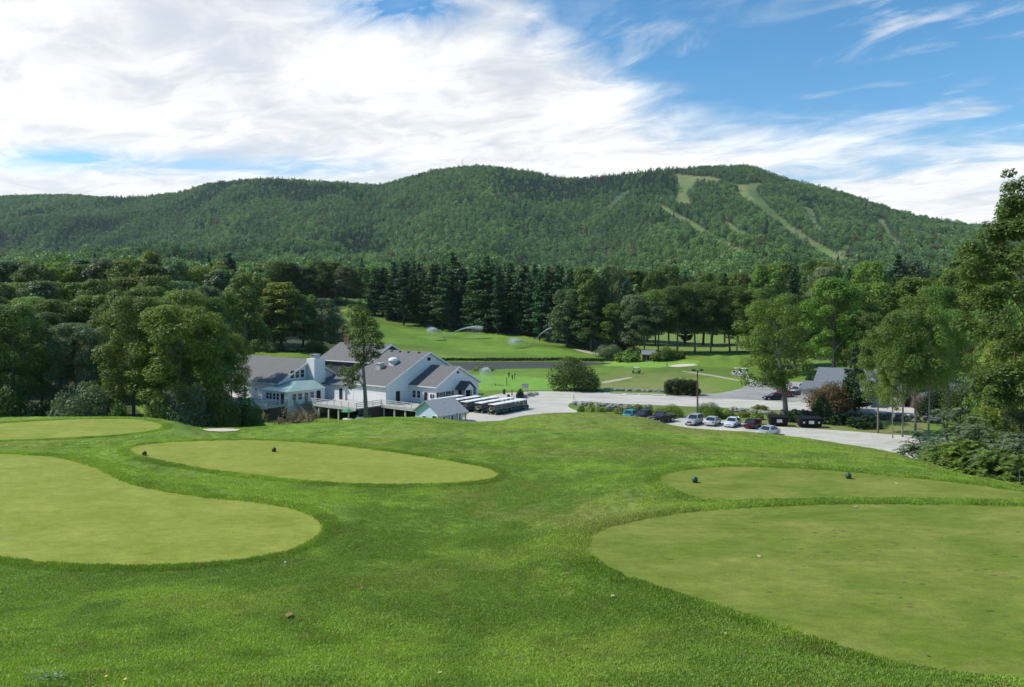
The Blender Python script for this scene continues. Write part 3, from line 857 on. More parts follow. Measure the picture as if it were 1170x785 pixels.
def row(items, where, group, kindword='tree'):
    """items: (kind, px, D, top, w, tint); labelled in their order along the row"""
    items = sorted(items, key=lambda q: q[1])
    for i, (kind, px, D, top, w_, tint) in enumerate(items):
        if px + w_ / 2 < -8 or px - w_ / 2 > 1178:
            continue
        sh = SHADE[tint]; assert len(f'{sh} leafy tree {where}, {ORD[i]} from the left'.split()) <= 16, where; kw = 'pine' if kind == 'pine' else ('bush' if kind in ('shrub', 'small') else 'leafy tree')
        if kind == 'pine':
            nm, parts, cat = 'pine_tree', ('crown', 'trunk'), 'tree'
        elif kind in ('shrub', 'small'):
            nm, parts, cat = 'bush', ('foliage', 'stem'), 'bush'
        else:
            nm, parts, cat = 'leafy_tree', ('crown', 'trunk'), 'tree'
        plant(kind, px, D, top, w_, tint, f'{sh} {kw} {where}, {ORD[i]} from the left', cat, nm, group, parts=parts)


rr_ = np.random.default_rng(99)


def J(a):
    return float(rr_.normal() * a)


# ---- left woods, front row
row([('broad', 14, 116, 346, 84, 'mid'), ('broad', 48, 125, 356, 60, 'dk'), ('broad', 88, 121, 368, 70, 'gray'), ('broad', 124, 130, 354, 60, 'mid'),
     ('broad', 153, 117, 337, 80, 'lime'), ('broad', 184, 127, 343, 66, 'mid'), ('broad', 207, 115, 347, 108, 'lime'), ('broad', 240, 121, 364, 62, 'mid'), ('grove', 264, 126, 380, 48, 'olive'), ('broad', -30, 120, 350, 90, 'dk')],
    'in the front row of the left woods', 'front row of trees in the left woods')
row([('broad', -22, 146, 336, 80, 'dk'), ('broad', 34, 150, 338, 74, 'olive'), ('broad', 70, 148, 341, 70, 'dk'), ('broad', 108, 152, 336, 72, 'mid'), ('broad', 140, 150, 330, 66, 'dk'), ('broad', 170, 154, 326, 70, 'mid'), ('broad', 205, 150, 330, 74, 'olive'), ('broad', 236, 156, 338, 60, 'mid')],
    'in the second row of the left woods', 'second row of trees in the left woods')
row([('shrub', 93, 111, 440, 66, 'gray'), ('shrub', 216, 111, 436, 50, 'gray'), ('shrub', 2, 111, 428, 60, 'dk'), ('small', 44, 112, 458, 34, 'dk'), ('shrub', 254, 113, 450, 40, 'mid'), ('shrub', 182, 110, 452, 34, 'mid'), ('small', 135, 109, 456, 26, 'dk'), ('shrub', 282, 121, 452, 38, 'mid')],
    'under the left woods', 'bushes under the left woods')
row([('far', -20, 182, 318, 70, 'dk'), ('far', 16, 190, 322, 62, 'olive'), ('far', 48, 186, 320, 60, 'gray'), ('far', 82, 196, 322, 62, 'mid'), ('far', 114, 188, 318, 58, 'dk'), ('far', 146, 196, 316, 60, 'olive'), ('far', 178, 190, 314, 58, 'mid'), ('far', 208, 200, 320, 56, 'gray'), ('far', 236, 196, 326, 54, 'gray'), ('far', 258, 206, 332, 46, 'mid')],
    'in the middle row of the left woods', 'middle row of trees in the left woods')
row([('far', x, 232 + J(8), 304 + J(4) - 7 * math.exp(-((x - 140) / 60) ** 2), 50 + J(5), t) for x, t in zip(range(-16, 300, 27), ['mid', 'gray', 'dk', 'olive', 'mid', 'gray', 'mid', 'dk', 'gray', 'olive', 'gray', 'mid'])],
    'in the upper row of the left woods', 'upper row of trees in the left woods')
row([('far', x, 300 + J(8), 303 + J(4) - 11 * math.exp(-((x - 140) / 60) ** 2), 44 + J(5), t) for x, t in zip(range(-10, 300, 26), ['dk', 'mid', 'mid', 'lime', 'gray', 'mid', 'dk', 'olive', 'mid', 'gray', 'mid', 'dk'])] +
    [('pine', 241, 300, 300, 28, 'pine'), ('pine', 262, 305, 288, 32, 'pine'), ('pine', 222, 296, 302, 26, 'pine'), ('pine', 22, 300, 304, 26, 'pine')],
    'along the top of the left woods', 'top row of trees in the left woods')
# ---- clump behind the clubhouse
row([('far', 248, 262, 348, 44, 'mid'), ('far', 270, 266, 326, 46, 'gray'), ('far', 298, 270, 318, 48, 'olive'), ('far', 322, 264, 322, 58, 'olive'), ('far', 312, 262, 338, 40, 'olive'), ('far', 346, 268, 336, 48, 'mid'), ('far', 368, 272, 340, 44, 'gray'), ('far', 386, 277, 362, 26, 'gray')],
    'in the clump behind the clubhouse', 'clump of trees behind the clubhouse')
row([('shrub', 288, 259, 388, 26, 'mid'), ('shrub', 310, 258, 390, 28, 'gray'), ('small', 336, 259, 394, 24, 'gray'), ('shrub', 360, 263, 388, 26, 'mid'), ('small', 270, 258, 392, 22, 'gray')],
    'under the clump behind the clubhouse', 'bushes at the foot of the clump')
row([('far', x, 440 + J(10), 303 + J(4), 34 + J(3), t) for x, t in zip(range(300, 425, 16), ['mid', 'dk', 'dk', 'gray', 'dk', 'mid', 'gray', 'dk'])],
    'above the top end of the fairway', 'trees above the top of the fairway')
# ---- pines along the fairway
PX = [(425, 402), (500, 366), (590, 342), (640, 318), (705, 288)]


def pD(px):
    return float(np.interp(px, [p[0] for p in PX], [p[1] for p in PX]))


ps = []
x = 428.
while x < 652:
    ps.append(('pine', x, pD(x) + J(4), 306 + J(6.5) + (4 if x > 560 else 0), 37 + J(6), 'pine' if rr_.random() < .55 else 'pinel')); x += 9.5 + abs(J(2.5))
row(ps[:12], 'in the upper pine row beyond the fairway', 'pine row beyond the fairway')
row(ps[12:], 'in the lower pine row beyond the fairway', 'pine row beyond the fairway')
row([('pine', 430 + 17 * i + J(4), pD(430 + 17 * i) + 26 + J(4), 302 + J(4), 38 + J(3), 'pine' if i % 3 else 'pinel') for i in range(15)],
    'behind the pine row beyond the fairway', 'pines behind the fairway pine row')
row([('far', 548, 352, 340, 26, 'mid'), ('far', 515, 362, 348, 18, 'gray')], 'mixed into the fairway pine row', 'leafy trees in the pine row')
# ---- mixed wood above the pond and the practice green
row([('far', 648, 306, 330, 44, 'gray'), ('pine', 664, 303, 310, 34, 'pine'), ('far', 676, 297, 338, 42, 'dk'), ('pine', 692, 300, 318, 32, 'pinel'), ('far', 704, 291, 346, 40, 'mid'), ('pine', 714, 296, 322, 32, 'pinel'), ('far', 724, 288, 336, 38, 'gray')],
    'in the mixed wood left of the hut', 'mixed wood left of the hut')
row([('grove', 736, 284, 342, 52, 'gray'), ('grove', 752, 290, 330, 54, 'mid'), ('grove', 774, 286, 326, 56, 'dk'), ('grove', 794, 291, 322, 56, 'mid'), ('grove', 812, 287, 332, 54, 'dk'), ('grove', 834, 290, 326, 58, 'dk'), ('grove', 856, 286, 330, 56, 'olive'), ('grove', 842, 283, 346, 40, 'dk'), ('grove', 872, 292, 328, 50, 'dk')],
    'with bare trunk behind the mounds', 'bare-trunked trees behind the mounds')
row([('shrub', 696, 279, 393, 32, 'gray'), ('small', 722, 262, 398, 24, 'olive'), ('small', 712, 265, 401, 22, 'mid'), ('shrub', 762, 264, 396, 20, 'dk'), ('small', 752, 262, 402, 18, 'mid'), ('small', 774, 268, 399, 20, 'dk')],
    'around the small hut', 'bushes around the hut')
its = []
for i, x in enumerate(range(646, 900, 15)):
    its.append((('pine', 'far', 'far')[i % 3], x + J(4), 345 + J(14), 308 + J(4), (32 if i % 3 == 0 else 42) + J(3), ('pine', 'mid', 'dk', 'pinel', 'gray', 'mid')[i % 6]))
row(its, 'in the deep wood behind the hut', 'deep wood behind the hut')
its = []
for i, x in enumerate(range(880, 1160, 15)):
    its.append((('far', 'far', 'pine', 'far')[i % 4], x + J(4), 330 + J(25), 306 + J(5), (34 if i % 4 == 2 else 44) + J(3), ('mid', 'lime', 'pine', 'dk', 'gray', 'mid', 'pinel')[i % 7]))
row(its, 'in the deep wood behind the garage', 'deep wood behind the garage')
row([('far', 884, 236, 344, 62, 'dk'), ('broad', 908, 214, 336, 70, 'dk'), ('broad', 952, 188, 316, 72, 'lime'), ('broad', 972, 200, 330, 66, 'dk'), ('far', 1000, 236, 322, 62, 'mid'), ('pine', 1026, 262, 290, 46, 'pine'), ('far', 1044, 230, 316, 62, 'lime'),
     ('broad', 1072, 196, 326, 60, 'mid'), ('far', 1096, 238, 306, 64, 'mid'), ('broad', 1118, 190, 324, 66, 'olive'), ('far', 1150, 220, 300, 70, 'mid'), ('broad', 990, 182, 356, 48, 'mid'), ('broad', 1140, 172, 350, 62, 'mid')],
    'standing behind the garage', 'trees behind the garage')
row([('broad', 1112, 158, 392, 26, 'rust'), ('broad', 1128, 160, 396, 26, 'rust')], 'above the long grey roof', 'rust-tinged trees above the long roof')
row([('grove', 1003, 117, 372, 46, 'olive'), ('grove', 1031, 113, 354, 54, 'mid'), ('grove', 1046, 118, 338, 64, 'mid'), ('grove', 1061, 114, 348, 56, 'mid'), ('grove', 1082, 119, 352, 56, 'mid'), ('grove', 1020, 112, 404, 34, 'olive')],
    'in the roadside group by the wall', 'roadside group of trees by the stone wall')

# ---- single trees
plant('spruce', 977, 139, 398, 42, 'pine', 'small dark spruce standing before the grey garage', 'tree', 'spruce_tree')
plant('shrub', 656, 176, 408, 54, 'dk', 'big round dark bush standing alone beside the road junction', 'bush', 'bush', parts=('foliage', 'stem'))
plant('shrub', 948, 140, 434, 52, 'rust', 'wide rust-tinged bush in front of the garage', 'bush', 'bush', parts=('foliage', 'stem'))
plant('shrub', 966, 143, 440, 38, 'olive', 'olive bush between the rust-tinged bush and the spruce', 'bush', 'bush', parts=('foliage', 'stem'))
plant('shrub', 938, 127, 452, 22, 'deep', 'dark little tree between the two dumpsters and the road', 'bush', 'bush', parts=('foliage', 'stem'))
plant('shrub', 764, 134, 461, 30, 'olive', 'weedy olive bush left of the lamp pole', 'bush', 'bush', parts=('foliage', 'stem'))
plant('shrub', 811, 133, 460, 32, 'mid', 'green bush right of the lamp pole', 'bush', 'bush', parts=('foliage', 'stem'))
plant('shrub', 1072, 133, 438, 40, 'deep', 'dark bush in the shade before the long low building', 'bush', 'bush', parts=('foliage', 'stem'))
plant('shrub', 1100, 128, 432, 44, 'dk', 'dark green bush at the right end of the stone wall', 'bush', 'bush', parts=('foliage', 'stem'))
plant('small', 868, 141, 462, 18, 'yel', 'yellowish bush left of the dumpster tree', 'bush', 'bush', parts=('foliage', 'stem'))
plant('shrub', 926, 166, 425, 16, 'deep', 'small dark tree behind the parked cars near the garage', 'bush', 'bush', parts=('foliage', 'stem'))
plant('shrub', 594, 161, 444, 9, 'deep', 'small dark bush at the end of the golf carts', 'bush', 'bush', parts=('foliage', 'stem'))
for px_, D_, tp, w_, lb in ((905, 128, 468, 20, 'dark weeds behind the left dumpster'), (958, 126, 470, 40, 'dark weedy bush right of the dumpsters'), (985, 122, 474, 40, 'low dark bush at the lot edge under the dark stone wall')):
    plant('small', px_, D_, tp, w_, 'deep', lb, 'bush', 'bush', parts=('foliage', 'stem'))
row([('small', x_, 138 + J(1.5), 463 + J(1.5), 14 + J(2), t_) for x_, t_ in zip(range(664, 760, 11), ['olive', 'yel', 'olive', 'gray', 'olive', 'yel', 'olive', 'gray', 'olive'])],
    'among the boulders of the grass island', 'weedy bushes on the grass island')
row([('small', x_, 132 + J(1.), 470 + J(1.2), 15 + J(2), t_) for x_, t_ in zip(range(832, 1000, 17), ['olive', 'yel', 'olive', 'gray', 'olive', 'yel', 'olive', 'gray', 'olive', 'olive'])],
    'on the bank above the lower lot', 'weedy bushes on the bank')
row([('small', x_, 229 + J(1.), 418.5 + J(.8), 13 + J(2), t_) for x_, t_ in zip(range(548, 560, 10), ['olive', 'yel'])], 'on the near shore of the pond', 'bushes on the pond shore')


def custom_tree(name, label, x, y, lobes, n, leaf, trunk_pts, trunk_r, limbs, tint, seed, bark='bark_grey', shell=.55, up=.35):
    rg = np.random.default_rng(seed)
    C = np.array([l[:3] for l in lobes], float); Rd = np.array([l[3] for l in lobes], float)
    root = empty(name, (x, y, h1(x, y))); tag(root, label, 'tree')
    Vv, Fq = leaf_cloud(C, Rd * 1.06, n, leaf, rg, shell=shell, up=1.0, flat=.65)
    c = link('crown', np_mesh('crown', Vv, [Fq], [M['leaf']]), root); c.color = (*TINT[tint], 1)
    mb = MB(); mb.tube(trunk_pts, trunk_r, 9)
    for a, e, r0 in limbs:
        a = Vector(a); e = Vector(e); m = a.lerp(e, .5) + Vector((rg.normal() * .2, rg.normal() * .2, .3))
        mb.tube([a, m, e], [r0, r0 * .65, r0 * .25], 6, caps=False)
    mb.build('trunk', M[bark], root, True)
    return root


# tall slender tree in front of the clubhouse deck
D = 139.; k = D / F; x0 = tx(418) * D; zg = h1(x0, D)


def L3(px, py, r, dy=0.):
    return ((px - 418) * k, dy, CZ - (py - HY) * k - zg, r)


rg = np.random.default_rng(5)
lob = []
for (px, py, r) in ((410, 352, 1.1), (404, 358, 1.2), (417, 357, 1.2), (409, 366, 1.5), (402, 370, 1.2), (420, 367, 1.5), (428, 372, 1.1), (413, 377, 1.6), (404, 383, 1.4), (424, 382, 1.6), (433, 384, 1.0), (415, 389, 1.6), (405, 394, 1.3), (427, 394, 1.6), (434, 396, .9),
                    (416, 400, 1.5), (425, 405, 1.4), (407, 404, 1.2), (431, 405, 1.0), (414, 410, 1.2), (421, 413, 1.0), (397, 378, .7), (400, 350, .6), (412, 344, .7),
                    (391, 422, .9), (397, 427, 1.2), (404, 423, 1.2), (400, 434, 1.3), (408, 430, 1.0), (396, 436, .8), (404, 440, .9), (378, 418, .5), (388, 428, .7), (409, 418, .8)):
    lob.append(L3(px, py, r, rg.normal() * 1.1))
tp = [L3(418.5, 482, 0)[:3], L3(417.5, 455, 0)[:3], L3(415, 420, 0)[:3], L3(416, 390, 0)[:3], L3(412, 355, 0)[:3]]
custom_tree('leafy_tree', 'tall slender tree with a bare pale trunk before the clubhouse deck', x0, D, lob, 12000, .25, tp, [.42, .36, .27, .16, .05],
            [(L3(417, 445, 0)[:3], L3(402, 430, 0)[:3], .16), (L3(415.5, 420, 0)[:3], L3(404, 395, 0)[:3], .15), (L3(415.5, 415, 0)[:3], L3(428, 385, 0)[:3], .15), (L3(416, 400, 0)[:3], L3(406, 370, 0)[:3], .1), (L3(416.5, 436, 0)[:3], L3(409, 421, 0)[:3], .1)], 'dk', 51)

# spreading tree over the dumpsters
D = 131.; k = D / F; x0 = tx(897) * D; zg = h1(x0, D)


def L3(px, py, r, dy=0.):
    return ((px - 897) * k, dy, CZ - (py - HY) * k - zg, r)


lob = []
for i in range(64):
    a = i * 2.4; s = (i + .5) / 64
    py = 342 + 98 * s; hw = 42 * math.sin(math.pi * (.16 + .80 * s)) ** .75
    q = hw * (.3 + .7 * rg.random() ** .55)
    lob.append(L3(886 + q * math.cos(a) + 4 * rg.normal(), py + rg.normal() * 3, 1.0 + .75 * rg.random(), q * k * math.sin(a)))
for (px, py, r) in ((852, 428, .9), (848, 436, .8), (856, 438, .7), (862, 432, .8), (846, 430, .5), (868, 424, .9)):
    lob.append(L3(px, py, r, -1.5))
custom_tree('leafy_tree', 'spreading green tree leaning over the dark dumpsters', x0, D, lob, 26000, .25, [L3(898.5, 482, 0)[:3], L3(897, 460, 0)[:3], L3(895, 435, 0)[:3], L3(889, 405, 0)[:3], L3(884, 365, 0)[:3]], [.5, .42, .33, .2, .06],
            [(L3(896, 440, 0)[:3], L3(862, 430, 0, -1.2)[:3], .2), (L3(895, 433, 0)[:3], L3(868, 395, 0, 2)[:3], .2), (L3(894, 428, 0)[:3], L3(915, 395, 0, -2)[:3], .18), (L3(890, 410, 0)[:3], L3(905, 372, 0, 1)[:3], .13), (L3(890, 410, 0)[:3], L3(860, 380, 0, -3)[:3], .13), (L3(862, 430, 0, -1.2)[:3], L3(848, 437, 0, -1.5)[:3], .08)], 'mid', 52)

# bare brown shrub before the deck
def twig_shrub():
    px, D = 340, 132.; x, y = tx(px) * D, D
    rg = np.random.default_rng(61); root = empty('bush', (x, y, h1(x, y))); tag(root, 'brown half-bare bush in front of the clubhouse deck', 'bush')
    mb = MB(); C = []; Rd = []
    for i in range(16):
        a = rg.random() * 6.283; l = 1.6 + 2.8 * rg.random(); e = (l * math.cos(a), l * math.sin(a), 1.3 + 3.0 * rg.random())
        mb.tube([(0, 0, -.2), (e[0] * .35, e[1] * .35, e[2] * .5), e], [.13, .08, .02], 5, caps=False)
        for j in range(4):
            t = .4 + .5 * rg.random(); p = Vector(e) * t; q = p + Vector(rg.normal(size=3)) * .9; q.z = abs(q.z)
            mb.tube([p, q], [.04, .012], 4, caps=False); C.append(tuple(q)); Rd.append(.75)
    mb.build('stem', M['bark_grey'], root, True)
    V_, F_ = leaf_cloud(C, Rd, 3000, .22, rg, shell=.3)
    c = link('foliage', np_mesh('foliage', V_, [F_], [M['leaf']]), root); c.color = (*TINT['brown'], 1)


twig_shrub()


# clipped flat-topped hedge bush beside the road
def hedge():
    rg = np.random.default_rng(62); D = 166.; x = tx(779) * D; root = empty('hedge', (x, D, h1(x, D))); tag(root, 'clipped flat-topped dark hedge bush beside the road', 'hedge')
    C = []; Rd = []
    for i in range(150):
        u = rg.random() * 2 - 1; v = rg.random() * 2 - 1; s = rg.random()
        hh = 3.9 * (1 - .28 * abs(u) ** 5)
        C.append((u * 3.7, v * 1.8 * (1 - .3 * u * u), .4 + (hh - .95) * s)); Rd.append(.60)
    V_, F_ = leaf_cloud(C, Rd, 22000, .17, rg, shell=.8)
    c = link('foliage', np_mesh('foliage', V_, [F_], [M['leaf']]), root); c.color = (.052, .068, .026, 1)
    mb = MB()
    for i in range(6):
        mb.tube([(rg.normal() * 1.2, rg.normal() * .5, -.1), (rg.normal() * 1.6, rg.normal() * .6, 2)], [.08, .03], 5)
    mb.build('stem', M['bark_dark'], root)


hedge()


# ---- big maple at the right edge, and the sumacs at its foot
def near_maple():
    D = 43.; px = 1192; x, y = tx(px) * D, D; zg = h1(x, y); rg = np.random.default_rng(71)
    k = D / F; lobes = []
    prof = [(192, 14), (215, 34), (240, 56), (270, 78), (300, 108), (330, 100), (360, 104), (390, 96), (420, 88), (450, 78)]
    for i in range(130):
        py = 196 + 262 * rg.random(); hw = np.interp(py, [p[0] for p in prof], [p[1] for p in prof]) * k
        a = rg.random() * 6.283; q = hw * (.35 + .65 * rg.random() ** .5); r = .45 + .55 * rg.random()
        q = max(0, q - r * .8)
        lobes.append((q * math.cos(a), q * math.sin(a) * .9, CZ - (py - HY) * k - zg, r))
    for (px_, py, r) in ((1160, 196, .4), (1162, 212, .6), (1150, 226, .5), (1148, 246, .55), (1138, 262, .6), (1128, 256, .3), (1122, 282, .7), (1110, 298, .6), (1100, 303, .45), (1118, 312, .7), (1094, 300, .3)):
        lobes.append(((px_ - px) * k, rg.normal() * .6, CZ - (py - HY) * k - zg, r))
    Hh = CZ - (200 - HY) * k - zg
    limbs = [((0, 0, Hh * f), lobes[int(i)][:3], .045) for i, f in zip(rg.permutation(130)[:34], np.linspace(.25, .8, 34))]
    limbs += [((0, 0, Hh * .5), lobes[-3][:3], .06), ((0, 0, Hh * .62), lobes[-6][:3], .05), ((0, 0, Hh * .8), lobes[-10][:3], .04)]
    custom_tree('leafy_tree', 'tall glossy maple leaning in at the right edge above the sumacs', x, y, lobes, 80000, .145, [(0, 0, -.5), (0, 0, Hh * .4), (.1, 0, Hh * .7), (-.2, 0, Hh * .97)], [.34, .26, .16, .03], limbs, 'dk', 72, 'bark', shell=.35)


near_maple()
rg = np.random.default_rng(73)
for px_, D_, tp, w_, tint, lb in ((1138, 62, 346, 62, 'dk', 'dark green tree left of the maple at the right edge'), (1165, 70, 330, 90, 'mid', 'leafy tree directly behind the maple at the right edge'), (1148, 56, 385, 70, 'lime', 'bright green tree between the maple and the sumacs')):
    plant('broad', px_, D_, tp, w_, tint, lb, 'tree', 'leafy_tree')


def sumac(px, D, Hh, W, tint, seed, label):
    rg = np.random.default_rng(seed); x, y = tx(px) * D, D
    root = empty('sumac_bush', (x, y, h1(x, y))); tag(root, label, 'bush', 'sumac bushes at the right edge')
    mb = MB(); cs = []; ns = []; ts = []; sz = []
    nst = int(15 * W / 4 * max(1, Hh / 3))
    for i in range(nst):
        a = rg.random() * 6.283; q = W / 2 * rg.random() ** .5; hz = Hh * (1 - .65 * (q / (W / 2)) ** 2) * (.55 + .45 * rg.random())
        tip = Vector((q * math.cos(a), q * math.sin(a), hz)); b0 = Vector((q * .3 * math.cos(a), q * .3 * math.sin(a), -.2))
        mb.tube([b0, b0.lerp(tip, .5) + Vector((0, 0, .2)), tip], [.06, .045, .02], 5, caps=False)
        nf = 11
        for f in range(nf):
            fa = f * 2.4 + rg.random(); fl = .5 + .28 * rg.random(); el = .55 - .9 * (f / nf) + .15 * rg.normal()
            hx, hy = math.cos(fa), math.sin(fa); st = tip - Vector((0, 0, .35 * f / nf))
            for j in range(9):
                u = (j + 1.2) / 9.5; px_ = st + Vector((hx, hy, 0)) * (fl * u * math.cos(el * .7)) + Vector((0, 0, fl * (u * math.sin(el) - .55 * u * u)))
                for sgn in (-1, 1):
                    ld = Vector((-hy * sgn + hx * .45, hx * sgn + hy * .45, -.22)); c_ = px_ + ld * .085
                    cs.append(tuple(c_)); ts.append(tuple(ld)); ns.append((rg.normal() * .18 + hx * .2, rg.normal() * .18 + hy * .2, 1.)); sz.append(.17 * (1 - .35 * abs(u - .45)))
    cs = np.array(cs); ns = np.array(ns); ns /= np.linalg.norm(ns, axis=1)[:, None]
    V_, F_ = quads_at(cs, ns, np.array(sz), rg, 2.9, np.array(ts))
    c = link('foliage', np_mesh('foliage', V_, [F_], [M['leaf']]), root); c.color = (*TINT[tint], 1)
    mb.build('stem', M['bark'], root, True)


for a in ((1066, 42, 2.6, 3.6, 'gray', 81, 'low grey-green sumac nearest the gravel lot'), (1092, 40, 4.0, 4.0, 'gray', 82, 'grey-green sumac behind the lowest sumac'), (1108, 36, 2.5, 3.6, 'lime', 83, 'bright green sumac at the crest of the lawn'), (1132, 36.5, 3.9, 4.2, 'gray', 84, 'tall grey-green sumac below the maple'),
          (1142, 32, 1.9, 3.0, 'mid', 85, 'short green sumac in front of the tall one'), (1166, 34, 3.6, 3.8, 'gray', 86, 'sumac cut by the right edge of the view'), (1122, 44, 5.4, 4.4, 'mid', 87, 'green sumac thicket under the maple branches'), (1170, 29.5, 1.8, 2.6, 'mid', 88, 'lowest sumac at the right edge by the small tee'), (1160, 45, 6.5, 4.4, 'gray', 89, 'tallest sumac, right under the maple'),
          (1082, 37.5, 1.5, 2.6, 'lime', 90, 'small bright sumac left of the crest sumac')):
    sumac(*a)

# ================================================================ scattered masses
def instancer(name, P, rotz, scl, tint, protos, pick):
    """one object whose points carry copies of the given meshes"""
    coll = bpy.data.collections.new(name + ' kinds')
    for i, me in enumerate(protos):
        o = bpy.data.objects.new(f'{name} kind {i:02d}', me); coll.objects.link(o)
    me = bpy.data.meshes.new(name); n = len(P)
    me.vertices.add(n); me.vertices.foreach_set('co', np.asarray(P, np.float32).ravel())
    for an, ty, dat in (('rotz', 'FLOAT', rotz), ('pick', 'INT', pick)):
        a = me.attributes.new(an, ty, 'POINT'); a.data.foreach_set('value', np.asarray(dat, np.float32 if ty == 'FLOAT' else np.int32))
    a = me.attributes.new('scl', 'FLOAT_VECTOR', 'POINT'); a.data.foreach_set('vector', np.asarray(scl, np.float32).ravel())
    a = me.attributes.new('tint', 'FLOAT_COLOR', 'POINT'); a.data.foreach_set('color', np.concatenate([tint, np.ones((n, 1))], 1).astype(np.float32).ravel())
    ob = link(name, me); tag(ob, kind='stuff')
    ng = bpy.data.node_groups.new(name, 'GeometryNodeTree')
    ng.interface.new_socket('Geometry', in_out='INPUT', socket_type='NodeSocketGeometry'); ng.interface.new_socket('Geometry', in_out='OUTPUT', socket_type='NodeSocketGeometry')
    N = ng.nodes; L = ng.links
    gi = N.new('NodeGroupInput'); go = N.new('NodeGroupOutput'); mp = N.new('GeometryNodeMeshToPoints'); ip = N.new('GeometryNodeInstanceOnPoints')
    ci = N.new('GeometryNodeCollectionInfo'); ci.inputs['Collection'].default_value = coll; ci.inputs['Separate Children'].default_value = True; ci.inputs['Reset Children'].default_value = True

    def na(nm, ty):
        q = N.new('GeometryNodeInputNamedAttribute'); q.data_type = ty; q.inputs['Name'].default_value = nm
        return [o for o in q.outputs if o.enabled and o.name == 'Attribute'][0]
    L.new(gi.outputs[0], mp.inputs[0]); L.new(mp.outputs[0], ip.inputs['Points']); L.new(ci.outputs[0], ip.inputs['Instance'])
    ip.inputs['Pick Instance'].default_value = True
    L.new(na('pick', 'INT'), ip.inputs['Instance Index'])
    cx = N.new('ShaderNodeCombineXYZ'); L.new(na('rotz', 'FLOAT'), cx.inputs[2])
    er = N.new('FunctionNodeEulerToRotation'); L.new(cx.outputs[0], er.inputs[0]); L.new(er.outputs[0], ip.inputs['Rotation'])
    L.new(na('scl', 'FLOAT_VECTOR'), ip.inputs['Scale']); L.new(ip.outputs[0], go.inputs[0])
    md = ob.modifiers.new('scatter', 'NODES'); md.node_group = ng
    return ob


def far_broad(seed, W=9., Hh=13., nl=13, n=340, leaf=1.05):
    rg = np.random.default_rng(seed); C, Rd = crown_lobes(Hh, W, .22, nl, rg, .24)
    V_, F_ = leaf_cloud(C, Rd, n, leaf, rg, shell=.8, elong=1.2); return np_mesh('far crown', V_, [F_], [M['leaf_inst']])


def far_conifer(seed, W=6., Hh=17., n=300):
    rg = np.random.default_rng(seed); s = rg.random(n) ** .8; a = rg.random(n) * 6.283; r = W / 2 * (1 - s) ** .85 * (.55 + .55 * rg.random(n))
    c = np.stack([r * np.cos(a), r * np.sin(a), Hh * (.08 + .92 * s)], 1); nn = np.stack([np.cos(a) * .6, np.sin(a) * .6, np.full(n, .7)], 1) + rg.normal(size=(n, 3)) * .4
    nn /= np.linalg.norm(nn, axis=1)[:, None]
    V_, F_ = quads_at(c, nn, 1.2 * (1.15 - .6 * s), rg, 1.5); return np_mesh('far conifer', V_, [F_], [M['leaf_inst']])


rg = np.random.default_rng(17)
pts = []
y = 440.
while y < 3350:
    stp = 6.8 + 2.2 * min(1, y / 2200)
    xs = np.arange(-1.0 * y, 1.0 * y, stp); xs = xs + rg.uniform(-.5, .5, len(xs)) * stp
    pts.append(np.stack([xs, y + rg.uniform(-.5, .5, len(xs)) * stp], 1)); y += stp
pts = np.concatenate(pts); X_, Y_ = pts[:, 0], pts[:, 1]
t_ = X_ / Y_; pX = CX + F * t_
ai = np.clip(np.round(np.interp(t_, TT, iT)).astype(int), 0, nT - 1); aj = np.clip(np.round(np.interp(Y_, YY, iY)).astype(int), 0, nY - 1)
keep = ~TRAILM[ai, aj] & ~SHADE_GAPM[ai, aj] & (S[ai, aj] < 1.02)
for dy_ in (12., 26., 40.):          # nothing tall close below an open run
    aj2 = np.clip(np.round(np.interp(Y_ + dy_, YY, iY)).astype(int), 0, nY - 1); ai2 = np.clip(np.round(np.interp(X_ / (Y_ + dy_), TT, iT)).astype(int), 0, nT - 1)
    keep &= ~TRAILM[ai2, aj2]
keep &= ~((pX > 372) & (pX < 440) & (Y_ < 500))
keep &= (Y_ > 455) | (pX < 372)
Z_ = H(X_, Y_)
# what the nearer ground hides entirely is left out
run = np.minimum.accumulate(PYG, axis=1)
vis = (HY + (CZ - Z_ - 16) * F / Y_) < run[ai, np.clip(aj - 3, 0, nY - 1)] + 1
keep &= vis & (rg.random(len(X_)) < .97)
X_, Y_, Z_, ai, aj, pX = X_[keep], Y_[keep], Z_[keep], ai[keep], aj[keep], pX[keep]
n = len(X_)
con = fbm(X_ / 210, Y_ / 260, 301, 4) + .12 * ss(.80, 1.0, S[ai, aj]) + .12 * (rg.random(n) - .5) > .69
con &= rg.random(n) < .84
con |= rg.random(n) < .05
hue = fbm(X_ / 70, Y_ / 110, 303, 4)[:, None]; hue2 = rg.random((n, 1))
tint = np.array([.040, .082, .030]) * (1 - hue) + np.array([.088, .128, .038]) * hue
tint = 2.35 * tint * (.68 + .62 * hue2 ** 1.3) * (.75 + .5 * fbm(X_ / 340, Y_ / 500, 305, 3)[:, None])
tint = np.where(con[:, None], np.array([.046, .096, .045]) * (.7 + .6 * hue2), tint)
rustm = (rg.random(n) < .03)[:, None] & ~con[:, None]; tint = np.where(rustm, np.array([.12, .10, .04]) * (.7 + .6 * hue2), tint)
s0 = (.75 + .8 * rg.random(n) ** 1.6) * (1.0 + .15 * (Y_ < 900))
scl = np.stack([s0 * (.9 + .3 * rg.random(n)), s0 * (.9 + .3 * rg.random(n)), s0 * (.8 + .4 * rg.random(n)) * np.where(con, .85, 1)], 1)
pick = np.where(con, 4 + rg.integers(0, 2, n), rg.integers(0, 4, n))
